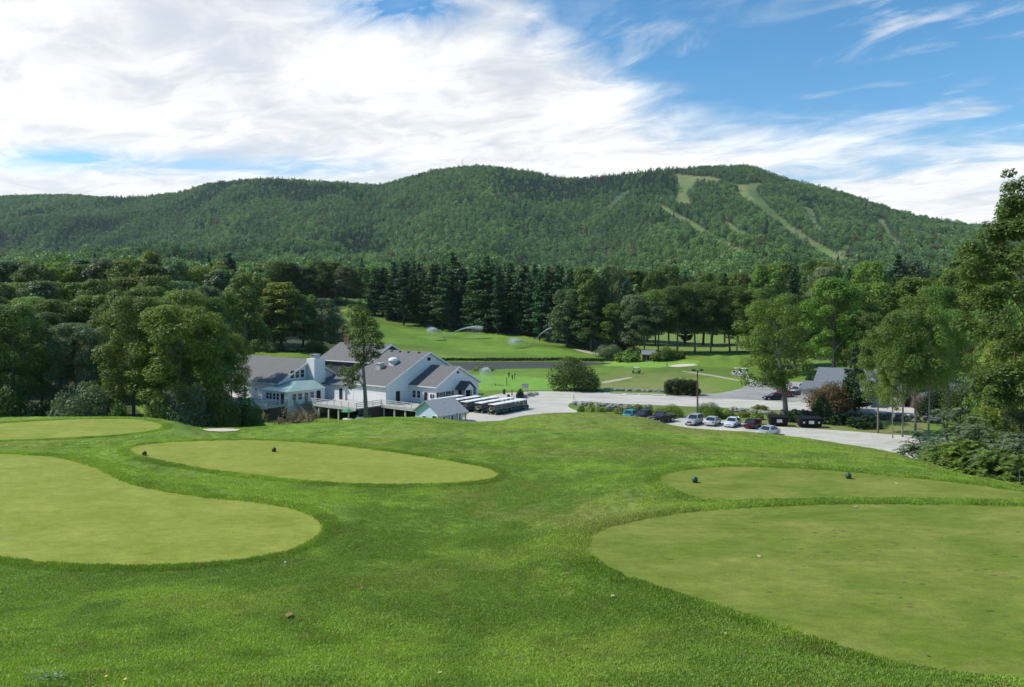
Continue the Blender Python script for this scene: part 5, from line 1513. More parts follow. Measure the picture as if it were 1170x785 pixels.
# ================================================================ vehicles
def car(kind, px, py, heading, paint, label, z=0.0, D=None, name='parked_car', cat='car', group=None, rim=True):
    D = D or (CZ - z) * F / (py - HY)
    x, y = tx(px) * D, D
    c = empty(name, (x, y, z + .05), heading); tag(c, label, cat, group)
    P = paint if not isinstance(paint, tuple) else mat('car paint', paint, .28, metal=.35, spec=.6)
    dims = {'sedan': (4.7, 1.8, 1.45), 'hatch': (4.1, 1.75, 1.5), 'suv': (4.6, 1.85, 1.7), 'pickup': (5.6, 1.95, 1.85)}[kind]
    Lc, Wc, Hc = dims; l = Lc / 2; w = Wc / 2
    belt = {'sedan': .92, 'hatch': .95, 'suv': 1.05, 'pickup': 1.15}[kind]; zb = {'sedan': .2, 'hatch': .2, 'suv': .26, 'pickup': .36}[kind]
    hood = belt - {'sedan': .14, 'hatch': .1, 'suv': .06, 'pickup': .03}[kind]
    # lower body: loops from the tail to the nose
    st = [(-l, .78, zb + .15, belt - .18), (-l + .12, .93, zb + .04, belt - .04), (-l * .7, 1., zb, belt), (-l * .2, 1., zb, belt + .01), (l * .30, 1., zb, belt - .01), (l * .45, .99, zb, hood + .06), (l * .78, .96, zb + .02, hood - .05), (l - .14, .90, zb + .05, hood - .16), (l, .74, zb + .16, hood - .30)]
    if kind == 'pickup':
        st = [(-l, .93, zb + .1, belt - .03), (-l + .06, .98, zb, belt), (-l * .5, 1, zb, belt), (0, 1., zb, belt), (l * .28, 1., zb, belt), (l * .42, .99, zb, hood + .03), (l * .8, .97, zb + .02, hood - .02), (l - .1, .93, zb + .05, hood - .12), (l, .84, zb + .12, hood - .22)]
    loops = []
    for (sx, ws, z0, z1) in st:
        ww = w * ws; zm = z0 + (z1 - z0) * .55
        loops.append([(sx, -ww * .9, z0), (sx, -ww, z0 + .14), (sx, -ww * 1.0, zm), (sx, -ww * .97, z1 - .06), (sx, -ww * .88, z1), (sx, ww * .88, z1), (sx, ww * .97, z1 - .06), (sx, ww, zm), (sx, ww, z0 + .14), (sx, ww * .9, z0)])
    mb = MB(); mb.loft(loops); body = mb.build('body', P, c, True)
    es = body.modifiers.new('edges', 'EDGE_SPLIT'); es.split_angle = R(38)
    # glasshouse
    g = {'sedan': (-l * .74, l * .34, -l * .42, l * .06), 'hatch': (-l * .93, l * .36, -l * .72, l * .05), 'suv': (-l * .95, l * .36, -l * .80, l * .08), 'pickup': (-l * .16, l * .40, -l * .07, l * .16)}[kind]
    b0, b1, t0, t1 = g; wt = w * .74; wb = w * .9; zr = Hc - .05
    bl = [(b0, -wb, belt - .03), (b1, -wb, belt - .03), (b1, wb, belt - .03), (b0, wb, belt - .03)]; tl = [(t0, -wt, zr), (t1, -wt, zr), (t1, wt, zr), (t0, wt, zr)]
    mb = MB(); mb.loft([bl, tl]); mb.build('window', M['glass'], c)
    mb = MB(); mb.loft([[(t0 - .07, -wt - .02, zr - .02), (t1 + .07, -wt - .02, zr - .02), (t1 + .07, wt + .02, zr - .02), (t0 - .07, wt + .02, zr - .02)], [(t0 + .06, -wt + .1, Hc + .02), (t1 - .1, -wt + .1, Hc + .02), (t1 - .1, wt - .1, Hc + .02), (t0 + .06, wt - .1, Hc + .02)]])
    for s in (-1, 1):
        for (bx, tx_) in ((b0, t0), (b1, t1)):
            mb.bar((bx, s * wb, belt - .04), (tx_, s * wt, zr), .09, .07)
        mxb = (b0 + b1) / 2 - .05; mb.bar((mxb, s * (wb + .01), belt - .04), ((t0 + t1) / 2, s * (wt + .01), zr), .08, .04)
        if kind in ('suv',):
            mb.bar((b0 + .9, s * (wb + .01), belt - .04), (t0 + .75, s * (wt + .01), zr), .1, .04)
    mb.build('roof', P, c)
    if kind == 'pickup':
        mb = MB(); mb.box(-l + .12, -l * .2, -w * .8, w * .8, belt + .001, belt + .012); mb.build('bed', M['plastic_black'], c)
    rw = {'sedan': .32, 'hatch': .31, 'suv': .36, 'pickup': .40}[kind]
    for sx in (-.60, .62):
        for s in (-1, 1):
            wh = MB(); cy = s * (w - .10)
            wh.tube([(sx * l, cy - .11, rw), (sx * l, cy + .11, rw)], rw, 16); o = wh.build('wheel', M['rubber'], c, False)
            r_ = MB(); r_.tube([(sx * l, s * (w + .012) - .02, rw), (sx * l, s * (w + .012) + .01, rw)], rw * .62, 12); r_.build('rim', M['rim'], o)
    for s in (-1, 1):
        mb = MB(); mb.box(l - .17, l - .03, s * w * .62 - .19, s * w * .62 + .19, hood - .30, hood - .16); mb.build('headlight', M['lamp_glass'], c)
        mb = MB(); mb.box(-l - .005, -l + .12, s * w * .68 - .12, s * w * .68 + .12, belt - .32, belt - .12); mb.build('tail_light', M['tail_red'], c)
        mb = MB(); mb.box(b1 - .25, b1 - .1, s * (w + .1) - .09, s * (w + .1) + .09, belt - .02, belt + .12); mb.build('mirror', P, c)
    mb = MB(); mb.box(l - .10, l + .015, -w * .42, w * .42, zb + .24, hood - .22); mb.build('grille', M['plastic_black'], c)
    mb = MB(); mb.box(l - .09, l + .04, -w * .76, w * .76, zb + .08, zb + .22); mb.build('bumper', M['chrome'] if kind == 'pickup' else P, c)
    return c


def hd(dx, dy):
    return math.atan2(dy, dx)


LOT = 'cars parked in the lower lot'
car('hatch', 719, 478.5, hd(-.55, -.83), (.03, .33, .42), 'turquoise hatchback at the left end of the parked cars', group=LOT)
car('suv', 734, 480, hd(-.62, -.78), (.018, .02, .03), 'black hatch-backed car between the turquoise one and the pickup', group=LOT)
car('pickup', 756, 482.5, hd(-.80, -.60), (.030, .018, .016), 'dark brown pickup truck with a chrome bumper', name='pickup_truck', cat='pickup truck', group=LOT)
car('suv', 793, 485, hd(-.55, -.83), (.42, .43, .44), 'silver sport utility car parked beneath the lamp pole', group=LOT)
car('sedan', 814.5, 485.5, hd(.50, .86), (.50, .52, .54), 'silver sedan seen from behind right of the silver utility car', group=LOT)
car('sedan', 837, 487, hd(-.55, -.83), (.74, .75, .76), 'white sedan left of the maroon sedan', group=LOT)
car('sedan', 860, 488.5, hd(.55, .83), (.045, .008, .010), 'dark maroon sedan at the right end of the parked row', group=LOT)
car('sedan', 877, 497.5, hd(-.80, -.60), (.50, .52, .52), 'silver car half hidden behind the crest of the lawn', group=LOT)
UP = 'cars parked by the garage'
car('sedan', 884, 457, hd(-.99, -.1), (.012, .016, .035), 'navy car side-on in front of the red pickup', group=UP)
car('pickup', 896, 453.5, hd(-.80, -.6), (.22, .012, .012), 'red pickup truck behind the navy car', name='pickup_truck', cat='pickup truck', group=UP)
car('pickup', 911, 450.5, hd(-.80, -.6), (.60, .61, .62), 'silver pickup truck right of the red one', name='pickup_truck', cat='pickup truck', group=UP)
car('suv', 918, 446, hd(-.80, -.6), (.72, .72, .72), 'white car furthest back by the garage', group=UP)
car('sedan', 1070, 459, hd(-1, .05), (.70, .70, .70), 'white car in the shade behind the roadside trees, left one', group='white cars behind the roadside trees')
car('sedan', 1095, 461, hd(-1, -.05), (.70, .70, .70), 'white car in the shade behind the roadside trees, right one', group='white cars behind the roadside trees')
car('sedan', 433 - 18, 476, hd(-.2, -1), (.30, .32, .34), 'grey car parked in the open garage under the deck walk', z=-2.3, D=144)


# ---- golf carts
def make_cart(body_m):
    c = empty('golf_cart'); tag(c, 'x', 'golf cart')
    mb = MB(); prof = [(1.18, .30), (1.2, .52), (1.02, .78), (.82, .84), (.72, .40), (-.15, .34), (-.2, .62), (-1.05, .68), (-1.18, .55), (-1.15, .30)]
    mb.prism([(x, z) for x, z in prof], -.56, .56); mb.build('body', body_m, c)
    mb = MB(); mb.box(-.62, -.05, -.53, .53, .625, .80).box(-.72, -.58, -.53, .53, .82, 1.2); mb.build('seat', M['seat_tan'], c)
    mb = MB(); mb.box(-.98, .80, -.57, .57, 1.80, 1.86).box(-.91, .73, -.50, .50, 1.862, 1.90); mb.build('roof', M['plastic_white'], c)
    mb = MB()
    for s in (-1, 1):
        mb.bar((.80, s * .52, .8), (.66, s * .53, 1.8), .045); mb.bar((-.95, s * .52, .6), (-.92, s * .53, 1.8), .045)
    mb.build('post', M['plastic_black'], c)
    mb = MB(); mb.loft([[(.795, -.5, .86), (.795, .5, .86), (.81, .5, .86), (.81, -.5, .86)], [(.69, -.5, 1.7), (.69, .5, 1.7), (.70, .5, 1.7), (.70, -.5, 1.7)]]); mb.build('windshield', mat('clear screen', (.10, .12, .12), .1, spec=.6), c)
    mb = MB(); mb.box(-1.30, -1.06, -.45, .45, .60, 1.05); mb.build('bag_rack', M['plastic_black'], c)
    for sx in (-.78, .82):
        for s in (-1, 1):
            wh = MB(); wh.tube([(sx, s * .52 - .09, .23), (sx, s * .52 + .09, .23)], .23, 12); o = wh.build('wheel', M['rubber'], c)
            r_ = MB(); r_.tube([(sx, s * .615 - .01, .23), (sx, s * .615 + .008, .23)], .13, 10); r_.build('rim', M['rim'], o)
    mb = MB(); mb.bar((.70, .22, .86), (.42, .24, 1.05), .03).tube([(.44, .06, 1.0), (.42, .24, 1.1), (.44, .42, 1.0)], .02, 5); mb.build('steering_wheel', M['plastic_black'], c)
    return c


proto = make_cart(M['green_body']); first = True
rowname = ['the front row nearest the driveway', 'the second row from the driveway', 'the third row from the driveway', 'the fourth row from the driveway', 'the back row beside the clubhouse']
bx, by = -3.3, 136.6
for r_i, cnt in enumerate((8, 8, 8, 7, 6)):
    for i in range(cnt):
        o = proto if first else copy_tree(proto); first = False
        s = 1.32 * i + .25 * (r_i % 2); jx, jy = rr_.normal(size=2) * .05
        X = bx + .58 * s - .815 * 3.4 * r_i + jx; Y = by + .815 * s + .58 * 3.4 * r_i + jy
        o.location = (X, Y, .05); o.rotation_euler = (0, 0, math.atan2(-.58, .815) + rr_.normal() * .03)
        o['label'] = f'white-roofed golf cart, {ORD[i]} from the near end of {rowname[r_i]}'; o['group'] = 'golf carts parked beside the clubhouse'
for (px, py, h_, bm_, lb) in ((727, 427, hd(-.9, .3), M['green_body'], 'dark golf cart out on the dry lawn'), (843, 428, hd(.95, .2), M['plastic_white'], 'left of two white golf carts by the mounds'), (851, 428.5, hd(.95, .2), M['plastic_white'], 'right of two white golf carts by the mounds')):
    o = copy_tree(proto) if bm_ is M['green_body'] else make_cart(bm_)
    D = CZ * F / (py - HY); o.location = (tx(px) * D, D, h1(tx(px) * D, D) + .02); o.rotation_euler = (0, 0, h_); o['label'] = lb; o['group'] = 'golf carts out on the course'

# ---- dumpsters
M['bin_black_shaded'] = mat('black steel with tree shade', (.010, .010, .011), .6, spec=.25, noise_amt=.4)  # black steel, darkened further to carry the shade of the tree


def dumpster(px, D, label, rz, w_=3.2):
    x, y = tx(px) * D, D; d = empty('dumpster', (x, y, h1(x, y) + .05), rz); tag(d, label, 'dumpster', 'dark dumpsters at the edge of the lower lot')
    mb = MB(); hw = w_ / 2
    mb.loft([[(-hw * .94, -.75, .15), (hw * .94, -.75, .15), (hw * .94, .8, .15), (-hw * .94, .8, .15)], [(-hw, -1.0, 1.35), (hw, -1.0, 1.35), (hw, .9, 1.35), (-hw, .9, 1.35)], [(-hw, -.95, 1.4), (hw, -.95, 1.4), (hw, .9, 1.62), (-hw, .9, 1.62)]]); mb.build('bin', M['bin_black_shaded'], d)
    for s in (-1, 1):
        mb = MB(); mb.loft([[(s * hw * .5 - hw * .48, -1.02, 1.42), (s * hw * .5 + hw * .48, -1.02, 1.42), (s * hw * .5 + hw * .48, -1.02, 1.48), (s * hw * .5 - hw * .48, -1.02, 1.48)],
                            [(s * hw * .5 - hw * .48, .92, 1.65), (s * hw * .5 + hw * .48, .92, 1.65), (s * hw * .5 + hw * .48, .92, 1.71), (s * hw * .5 - hw * .48, .92, 1.71)]]); mb.build('lid', M['bin_black_shaded'], d)
        mb = MB(); mb.box(s * hw + (0 if s > 0 else -.1), s * hw + (.1 if s > 0 else 0), -.5, .6, .85, 1.1); mb.build('lift_pocket', M['steel_dark'], d)
    mb = MB(); mb.box(-.42, .42, -1.02, -.955, .62, 1.12); mb.build('sign_plate', M['plastic_white'], d)
    mb = MB()
    for sx in (-1, 1):
        for sy in (-.6, .6):
            mb.box(sx * hw * .8 - .1, sx * hw * .8 + .1, sy - .1, sy + .1, -.05, .16)
    mb.build('foot', M['steel_dark'], d)
    return d


dumpster(889, 124, 'left of two dark dumpsters with a white plate', R(-6), 2.9)
d2 = dumpster(925, 122.5, 'right of two dark dumpsters with three white plates', R(-4), 3.6)
for sx in (-1.2, 1.2):
    mb = MB(); mb.box(sx - .14, sx + .14, -1.02, -.955, .72, .98); mb.build('sign_plate', M['plastic_white'], d2)
x, y = tx(863) * 125.5, 125.5; bxo = empty('planter_box', (x, y, h1(x, y) + .04), R(-5)); tag(bxo, 'low brown wooden box left of the dumpsters', 'box')
mb = MB(); mb.box(-.95, .95, -.45, .45, .02, .82, 0, -.03); mb.build('side', M['wood_dark'], bxo); mb = MB(); mb.box(-1.02, 1.02, -.52, .52, .822, .90); mb.build('lid', M['wood_dark'], bxo)

# ---- lamp pole
x, y = tx(797) * 132, 132.; lp = empty('street_lamp', (x, y, h1(x, y))); tag(lp, 'tall lamp pole with twin heads between the two lots', 'street lamp')
Hh = CZ + (HY - 422.5) * y / F - h1(x, y)
mb = MB(); mb.tube([(0, 0, -.2), (0, 0, .6), (0, 0, Hh - .1)], [.20, .17, .10], 10); mb.build('pole', M['wood_dark'], lp)
mb = MB(); mb.bar((-.55, 0, Hh - .12), (.55, 0, Hh - .12), .08); mb.build('crossarm', M['steel_dark'], lp)
for s in (-1, 1):
    mb = MB(); mb.box(s * .68 - .34, s * .68 + .34, -.3, .3, Hh - .20, Hh + .12, 0, .06); mb.build('lamp_head', M['steel_dark'], lp)

# ---- board sign on two posts, bins, marker posts
x, y = tx(600) * 171, 171.; sg = empty('sign_board', (x, y, h1(x, y)), R(-8)); tag(sg, 'pale notice board on two posts by the driveway', 'sign')
mb = MB(); mb.box(-.75, .75, -.05, .05, 1.05, 1.95); mb.build('panel', M['concrete'], sg)
mb = MB(); mb.box(-.85, .85, -.09, .09, 1.952, 2.08); mb.build('cap', M['wood'], sg)
for s in (-1, 1):
    mb = MB(); mb.box(s * .62 - .06, s * .62 + .06, .055, .16, -.2, 1.95); mb.build('post', M['wood'], sg)


def post(name, px, D, h_, r, label, m='steel_dark', cap=True, cat='post'):
    x, y = tx(px) * D, D; p = empty(name, (x, y, h1(x, y) + .02)); tag(p, label, cat)
    mb = MB(); mb.tube([(0, 0, -.15), (0, 0, h_)], r, 8); mb.build('shaft', M[m], p)
    if cap:
        mb = MB(); mb.lathe([(r * 1.35, h_ + .002), (r * 1.35, h_ + .05), (r * .4, h_ + .13)], 10); mb.build('cap', M[m], p)


post('marker_post', 579, 186, 2.0, .09, 'dark post at the near edge of the practice green', 'wood_dark')
post('wooden_post', 655.5, 158, 1.0, .12, 'short pale post at the tip of the grass island', 'concrete')
post('gate_post', 444, 150, .9, .10, 'short pale post on the drive beside the walk', 'concrete') if False else None


def litter_bin(px, D, label):
    x, y = tx(px) * D, D; b_ = empty('litter_bin', (x, y, h1(x, y) + .05)); tag(b_, label, 'litter bin')
    mb = MB(); mb.lathe([(.27, 0), (.30, .05), (.33, .85), (.31, .9)], 14); mb.build('bin', M['plastic_black'], b_)
    mb = MB(); mb.lathe([(.34, .902), (.34, .95), (.26, 1.08), (.1, 1.14)], 14); mb.build('lid', M['steel_dark'], b_)


litter_bin(576, 168, 'black litter bin at the drive end of the practice green')
litter_bin(581, 158, 'black litter bin behind the golf carts')

# ---- concrete wheel stops along the upper road
for i, px in enumerate((704, 722, 738, 752, 767, 782)):
    yv = 448.6 + (px - 704) * .042 + 1.5; x, y = flat(px, yv)
    s_ = MB(); s_.prism([(-.14, 0), (.14, 0), (.09, .16), (-.09, .16)], -1.35, 1.35)
    o = s_.build('wheel_stop', M['concrete'], None, False, (x, y, .06)); o.rotation_euler = (0, 0, R(90 - 4)); tag(o, f'pale concrete wheel stop, {ORD[i]} from the left along the upper road', 'wheel stop', 'wheel stops along the upper road')

# ---- stone walls and boulders
def stone(rg, c, r, mb):
    nu, nv = 8, 6; loops = []; ph0 = rg.random() * 6; sx, sy, sz = r * (1.0 + .5 * rg.random()), r * (.8 + .3 * rg.random()), r * (.6 + .3 * rg.random())
    for j in range(nv + 1):
        p_ = math.pi * (.03 + .94 * j / nv); lp_ = []
        for k in range(nu):
            a = 2 * math.pi * k / nu + ph0; f = .78 + .4 * rg.random()
            lp_.append((c[0] + sx * f * math.sin(p_) * math.cos(a), c[1] + sy * f * math.sin(p_) * math.sin(a), c[2] - sz * f * math.cos(p_)))
        loops.append(lp_)
    mb.loft(loops)


def stone_wall(pp, label, h_, m, seed):
    rg = np.random.default_rng(seed); P = catmull([flat(*p) for p in pp], 10, False); mb = MB()
    for a, b in zip(P[:-1], P[1:]):
        n = max(1, int(np.hypot(*(b - a)) / .42))
        for i in range(n):
            q = a + (b - a) * (i + rg.random() * .6) / n; z0 = h1(q[0], q[1])
            for lv in range(2 if h_ < 1 else 3):
                stone(rg, (q[0] + rg.normal() * .12, q[1] + rg.normal() * .14, z0 + h_ * (.18 + .34 * lv) * (.8 + .4 * rg.random())), .30 + .16 * rg.random(), mb)
    o = mb.build('stone_wall', M[m]); tag(o, label, 'stone wall')


stone_wall([(690, 446.4), (730, 447.2), (765, 448.4)], 'low fieldstone wall between the upper road and the dry lawn', .7, 'stone', 201)
stone_wall([(893, 475.5), (930, 477), (975, 478.8), (1020, 481), (1075, 484)], 'dark tumbled stone wall under the roadside trees', 1.1, 'stone_dark', 202)
stone_wall([(858, 472), (872, 473.2), (884, 474.3)], 'short light stretch of stone wall left of the dumpster tree', .8, 'stone', 203)
rgb_ = np.random.default_rng(210)
bl = [(658, 462.5), (666, 463.5), (674, 463), (683, 464.5), (691, 464), (699, 466), (707, 465.5), (716, 467.5), (725, 467), (734, 469.5), (742, 469), (751, 470), (838, 470.5), (848, 471), (612, 451.5), (606, 453), (597, 454.5)]
for i, (px, py) in enumerate(bl):
    x, y = flat(px, py); mb = MB(); stone(rgb_, (0, 0, .25), .55 + .3 * rgb_.random(), mb)
    o = mb.build('boulder', M['stone'], None, False, (x, y, h1(x, y) + .03)); lab = f'grey boulder, {ORD[i]} from the left at the edge of the grass island' if i < 12 else f'grey boulder, {ORD[i - 12]} from the left beyond the island' if i < 14 else f'grey boulder, {ORD[16 - i]} from the left under the notice board'
    tag(o, lab, 'boulder', 'boulders along the drive')

# ================================================================ people
def person(px, D, h_, shirt, trousers, label, pose='stand', rz=0.0, hat=None):
    x, y = tx(px) * D, D
    root = empty('person', (x, y, h1(x, y)), rz); tag(root, label, 'person')
    k = h_ / 1.75
    V_ = {'pel': (0, 0, .95), 'wai': (0, 0, 1.12), 'che': (0, .01, 1.36), 'nec': (0, 0, 1.50), 'hea': (0, -.02, 1.60), 'top': (0, -.01, 1.72)}
    sp_ = .10 if pose != 'walk' else .08
    for s, n_ in ((-1, 'l'), (1, 'r')):
        st = (.22 * s if pose == 'walk' else .02 * s)
        V_['hip' + n_] = (s * .09, 0, .90); V_['kne' + n_] = (s * sp_, st * .5 - .03, .50); V_['ank' + n_] = (s * (sp_ + .02), st, .09); V_['toe' + n_] = (s * (sp_ + .05), st - .18, .04)
        V_['sho' + n_] = (s * .19, 0, 1.43); V_['elb' + n_] = (s * .25, (-.10 if pose == 'putt' else .02), 1.15)
        V_['wri' + n_] = (s * (.06 if pose == 'putt' else .25), (-.30 if pose == 'putt' else -.06), .92); V_['han' + n_] = (s * (.04 if pose == 'putt' else .25), (-.34 if pose == 'putt' else -.09), .83)
    if pose == 'putt':
        for q in ('che', 'nec', 'hea', 'top', 'shol', 'shor', 'elbl', 'elbr', 'wai', 'wril', 'wrir', 'hanl', 'hanr'):
            a = V_[q]; f = max(0, a[2] - .95); V_[q] = (a[0], a[1] - f * .42, a[2] - f * f * .16)
    E = [('pel', 'wai'), ('wai', 'che'), ('che', 'nec'), ('nec', 'hea'), ('hea', 'top')]
    for n_ in 'lr':
        E += [('pel', 'hip' + n_), ('hip' + n_, 'kne' + n_), ('kne' + n_, 'ank' + n_), ('ank' + n_, 'toe' + n_), ('che', 'sho' + n_), ('sho' + n_, 'elb' + n_), ('elb' + n_, 'wri' + n_), ('wri' + n_, 'han' + n_)]
    RD = {'pel': .145, 'wai': .13, 'che': .15, 'nec': .06, 'hea': .10, 'top': .085, 'hip': .10, 'kne': .065, 'ank': .05, 'toe': .045, 'sho': .075, 'elb': .05, 'wri': .035, 'han': .04}
    names = list(V_); me = bpy.data.meshes.new('body'); me.from_pydata([tuple(c * k for c in V_[q]) for q in names], [(names.index(a), names.index(b)) for a, b in E], [])
    tmp = bpy.data.objects.new('body', me); COL.objects.link(tmp)
    sk = tmp.modifiers.new('skin', 'SKIN'); su = tmp.modifiers.new('sub', 'SUBSURF'); su.levels = 1; su.render_levels = 1
    for i, q in enumerate(names):
        sv = me.skin_vertices[0].data[i]; r = RD[q[:3]] * k; sv.radius = (r, r * .8 if q in ('pel', 'wai', 'che') else r); sv.use_root = q == 'pel'
    dg = bpy.context.evaluated_depsgraph_get(); m2 = bpy.data.meshes.new_from_object(tmp.evaluated_get(dg)); bpy.data.objects.remove(tmp)
    skin = M.setdefault('skin', mat('skin', (.45, .27, .19), .5)); hair = M.setdefault('hair', mat('dark hair', (.03, .02, .015), .7)); shoe = M.setdefault('shoe', mat('white shoe', (.5, .5, .5), .6))
    for m_ in (skin, mat('shirt', shirt, .8), mat('trousers', trousers, .8), shoe): m2.materials.append(m_)
    for p in m2.polygons:
        z = p.center.z / k; ax = abs(p.center.x) / k
        p.material_index = 3 if z < .09 else 2 if z < .98 and ax < .22 and not (pose == 'putt' and p.center.y < -.14 * k) else 0 if (z > 1.49 if pose != 'putt' else z > 1.40) else 1 if z > 1.12 else (0 if ax > .2 or p.center.y < -.14 * k else 1)
        p.use_smooth = True
    link('body', m2, root)
    hc = V_['hea']; mb = MB(); mb.sphere((hc[0] * k, (hc[1] + .02) * k, (hc[2] + .06) * k), .105 * k, 10, 6, 0, (.95, 1.05, .8)); mb.build('hair' if hat is None else 'cap', hair if hat is None else mat('cap', hat, .7), root, True)
    return root


person(581.5, 206, 1.78, (.03, .03, .04), (.05, .045, .04), 'person in dark clothes standing on the practice green, left of three', rz=R(30))
person(585.5, 199, 1.70, (.02, .02, .02), (.03, .03, .04), 'person in black bending to putt, middle of three on the practice green', 'putt', rz=R(200))
person(588.3, 203, 1.74, (.05, .02, .02), (.03, .03, .035), 'person in dark clothes on the right of three on the practice green', rz=R(-60))
person(762, 243, 1.78, (.015, .02, .03), (.02, .02, .02), 'person in dark clothes standing before the sand bunker', 'walk', rz=R(80))
person(585, 163, 1.74, (.02, .02, .025), (.03, .03, .03), 'person in dark clothes walking behind the golf carts', 'walk', rz=R(100), hat=(.05, .05, .05))

# ================================================================ sprinklers
def sprinkler(px, py, ymin, arcs, label, D=None):
    x, y, z = hit(px, py, ymin) if D is None else (tx(px) * D, D, h1(tx(px) * D, D))
    s = empty('sprinkler', (x, y, z)); tag(s, label, 'sprinkler', 'sprinklers watering the course')
    mb = MB(); mb.tube([(0, 0, -.1), (0, 0, .45)], .07, 8).bar((-.1, 0, .5), (.18, 0, .58), .07); mb.build('nozzle', M['steel_dark'], s)
    rg = np.random.default_rng(int(px)); k = y / F
    for (ex, ey, dy, curl, n, spread, dens) in arcs:
        # a jet that climbs to (ex, ey) in the view's scale and falls away beyond it
        xe = (ex - px) * k; ze = (py - ey) * k; u = rg.random(n) ** (.85 / dens); u *= 1 + curl
        X = xe * u; Z = .5 + ze * (1 - (1 - np.minimum(u, 2)) ** 2) ; Yo = dy * u
        sp_ = spread * (.04 + u ** 2.6)
        c = np.stack([X + rg.normal(size=n) * sp_, Yo + rg.normal(size=n) * sp_, Z + rg.normal(size=n) * sp_ * .6], 1)
        # drops shed below the far end of the jet
        fall = (rg.random(n) < .42 * ss(.55, 1.2, u)); c[fall, 2] -= rg.random(fall.sum()) ** 1.2 * (c[fall, 2]) * .9; c[fall, :2] += rg.normal(size=(fall.sum(), 2)) * (.25 + .6 * spread)
        ok_ = c[:, 2] > .02; c = c[ok_]; fl_ = fall[ok_]; n2 = len(c); sz = (.030 + .045 * rg.random(n2) ** 2) * (1.35 - .45 * np.clip(u[:n2] * 0 + np.abs(c[:, 0]) / (abs(xe) + .1), 0, 1)) * (.8 + .3 * np.minimum(1, np.abs(c[:, 0] / (abs(xe) + .1)))) * y / 300
        sz = np.where(fl_, sz * .5, sz)
        tet = np.array([(1, 1, 1), (1, -1, -1), (-1, 1, -1), (-1, -1, 1)], float)
        V_ = (c[:, None] + tet[None] * sz[:, None, None]).reshape(-1, 3); b_ = np.arange(n2)[:, None] * 4
        F_ = np.concatenate([b_ + np.array(f) for f in ((0, 1, 2), (0, 3, 1), (0, 2, 3), (1, 3, 2))])
        link('water_jet', np_mesh('water_jet', V_, [F_], [M['water_drop']]), s)


sprinkler(508, 388, 260, [(541, 375.5, 3, .25, 12000, .40, 1.0), (495, 377.5, -2, .25, 7000, .6, 1.0)], 'left of two sprinklers throwing arcs of water over the far fairway')
sprinkler(607, 396.5, 260, [(634, 376, 3, .08, 11000, .26, 1.0), (590, 390, -2, .35, 6500, .55, 1.0)], 'right of two sprinklers throwing arcs of water over the far fairway')
sprinkler(566, 441, 150, [(556, 424.5, 2, .6, 6000, .22, 1.0)], 'sprinkler arching water over the practice green beside the clubhouse', D=186)

# ================================================================ tee markers and small things in the grass
M['mk_red'] = mat('dark red-brown marker', (.085, .022, .015), .5, noise_amt=.3, noise_scale=12)
M['mk_green'] = mat('dark green marker', (.012, .05, .035), .4, noise_amt=.3, noise_scale=12)


def marker(px, py, zt, r, m, label):
    D = (CZ - zt) * F / (py - HY); root = empty('tee_marker', (tx(px) * D, D, zt + .004)); tag(root, label, 'tee marker', 'tee markers')
    mb = MB(); mb.lathe([(r * .62, .0), (r * .9, r * .3), (r, r * .95), (r * .93, r * 1.45), (r * .6, r * 1.85), (r * .15, r * 1.98)], 18); mb.build('ball', M[m], root, True)
    mb = MB(); mb.tube([(0, 0, -.08), (0, 0, .005)], r * .15, 6); mb.build('spike', M['metal'], root)
    mb = MB(); mb.lathe([(r * .965, r * .88), (r * 1.02, r * .98), (r * .97, r * 1.08)], 18); mb.build('rim', M[m], root)


marker(165, 520.5, 14.0, .09, 'mk_red', 'red-brown tee marker at the left end of the middle tee')
marker(313, 516.2, 14.0, .09, 'mk_red', 'red-brown tee marker on the far side of the middle tee')
marker(794, 551.5, 14.75, .088, 'mk_green', 'dark green tee marker on the left of the small right-hand tee')
marker(969.5, 547.0, 14.75, .088, 'mk_green', 'dark green tee marker on the right of the small right-hand tee')


def lawn_at(px, py):
    for nm, z, poly in TEEPOLY:
        D = (CZ - z) * F / (py - HY)
        if in_poly(np.array([tx(px) * D]), np.array([D]), poly)[0]: return tx(px) * D, D, z + .005
    return hit(px, py, 6)


x, y, z = lawn_at(326, 645); mb = MB(); mb.sphere((0, 0, .0213), .0213, 14, 10); o = mb.build('golf_ball', M['plastic_white'], None, True, (x, y, z + .022)); tag(o, 'white golf ball lying in the rough below the left tee', 'golf ball')
M['leaf_dry'] = mat('dry leaf', (.20, .11, .045), .7, noise_amt=.3, noise_scale=20); M['leaf_pale'] = mat('pale dry leaf', (.42, .34, .16), .7, noise_amt=.2, noise_scale=20)
lv = [(330, 706, .10, 0, 'large brown dead leaf lying in the rough at lower left'), (413, 675, .05, 0, 'small brown leaf in the rough left of the worn streak'), (700, 684, .05, 1, 'pale leaf near the left edge of the large tee'), (829, 727, .045, 1, 'pale leaf in the rough under the large tee'),
      (645, 751, .05, 0, 'brown leaf near the bottom of the lawn'), (503, 773, .035, 1, 'tiny pale leaf at the very bottom of the lawn'), (867, 636, .06, 1, 'pale leaf out on the left of the large tee'), (977, 580, .07, 1, 'pale leaf at the far edge of the large tee'), (1060, 750, .05, 0, 'brown scrap of turf near the near edge of the large tee'), (1024, 553, .08, 1, 'pale speck of leaf on the small right-hand tee')]
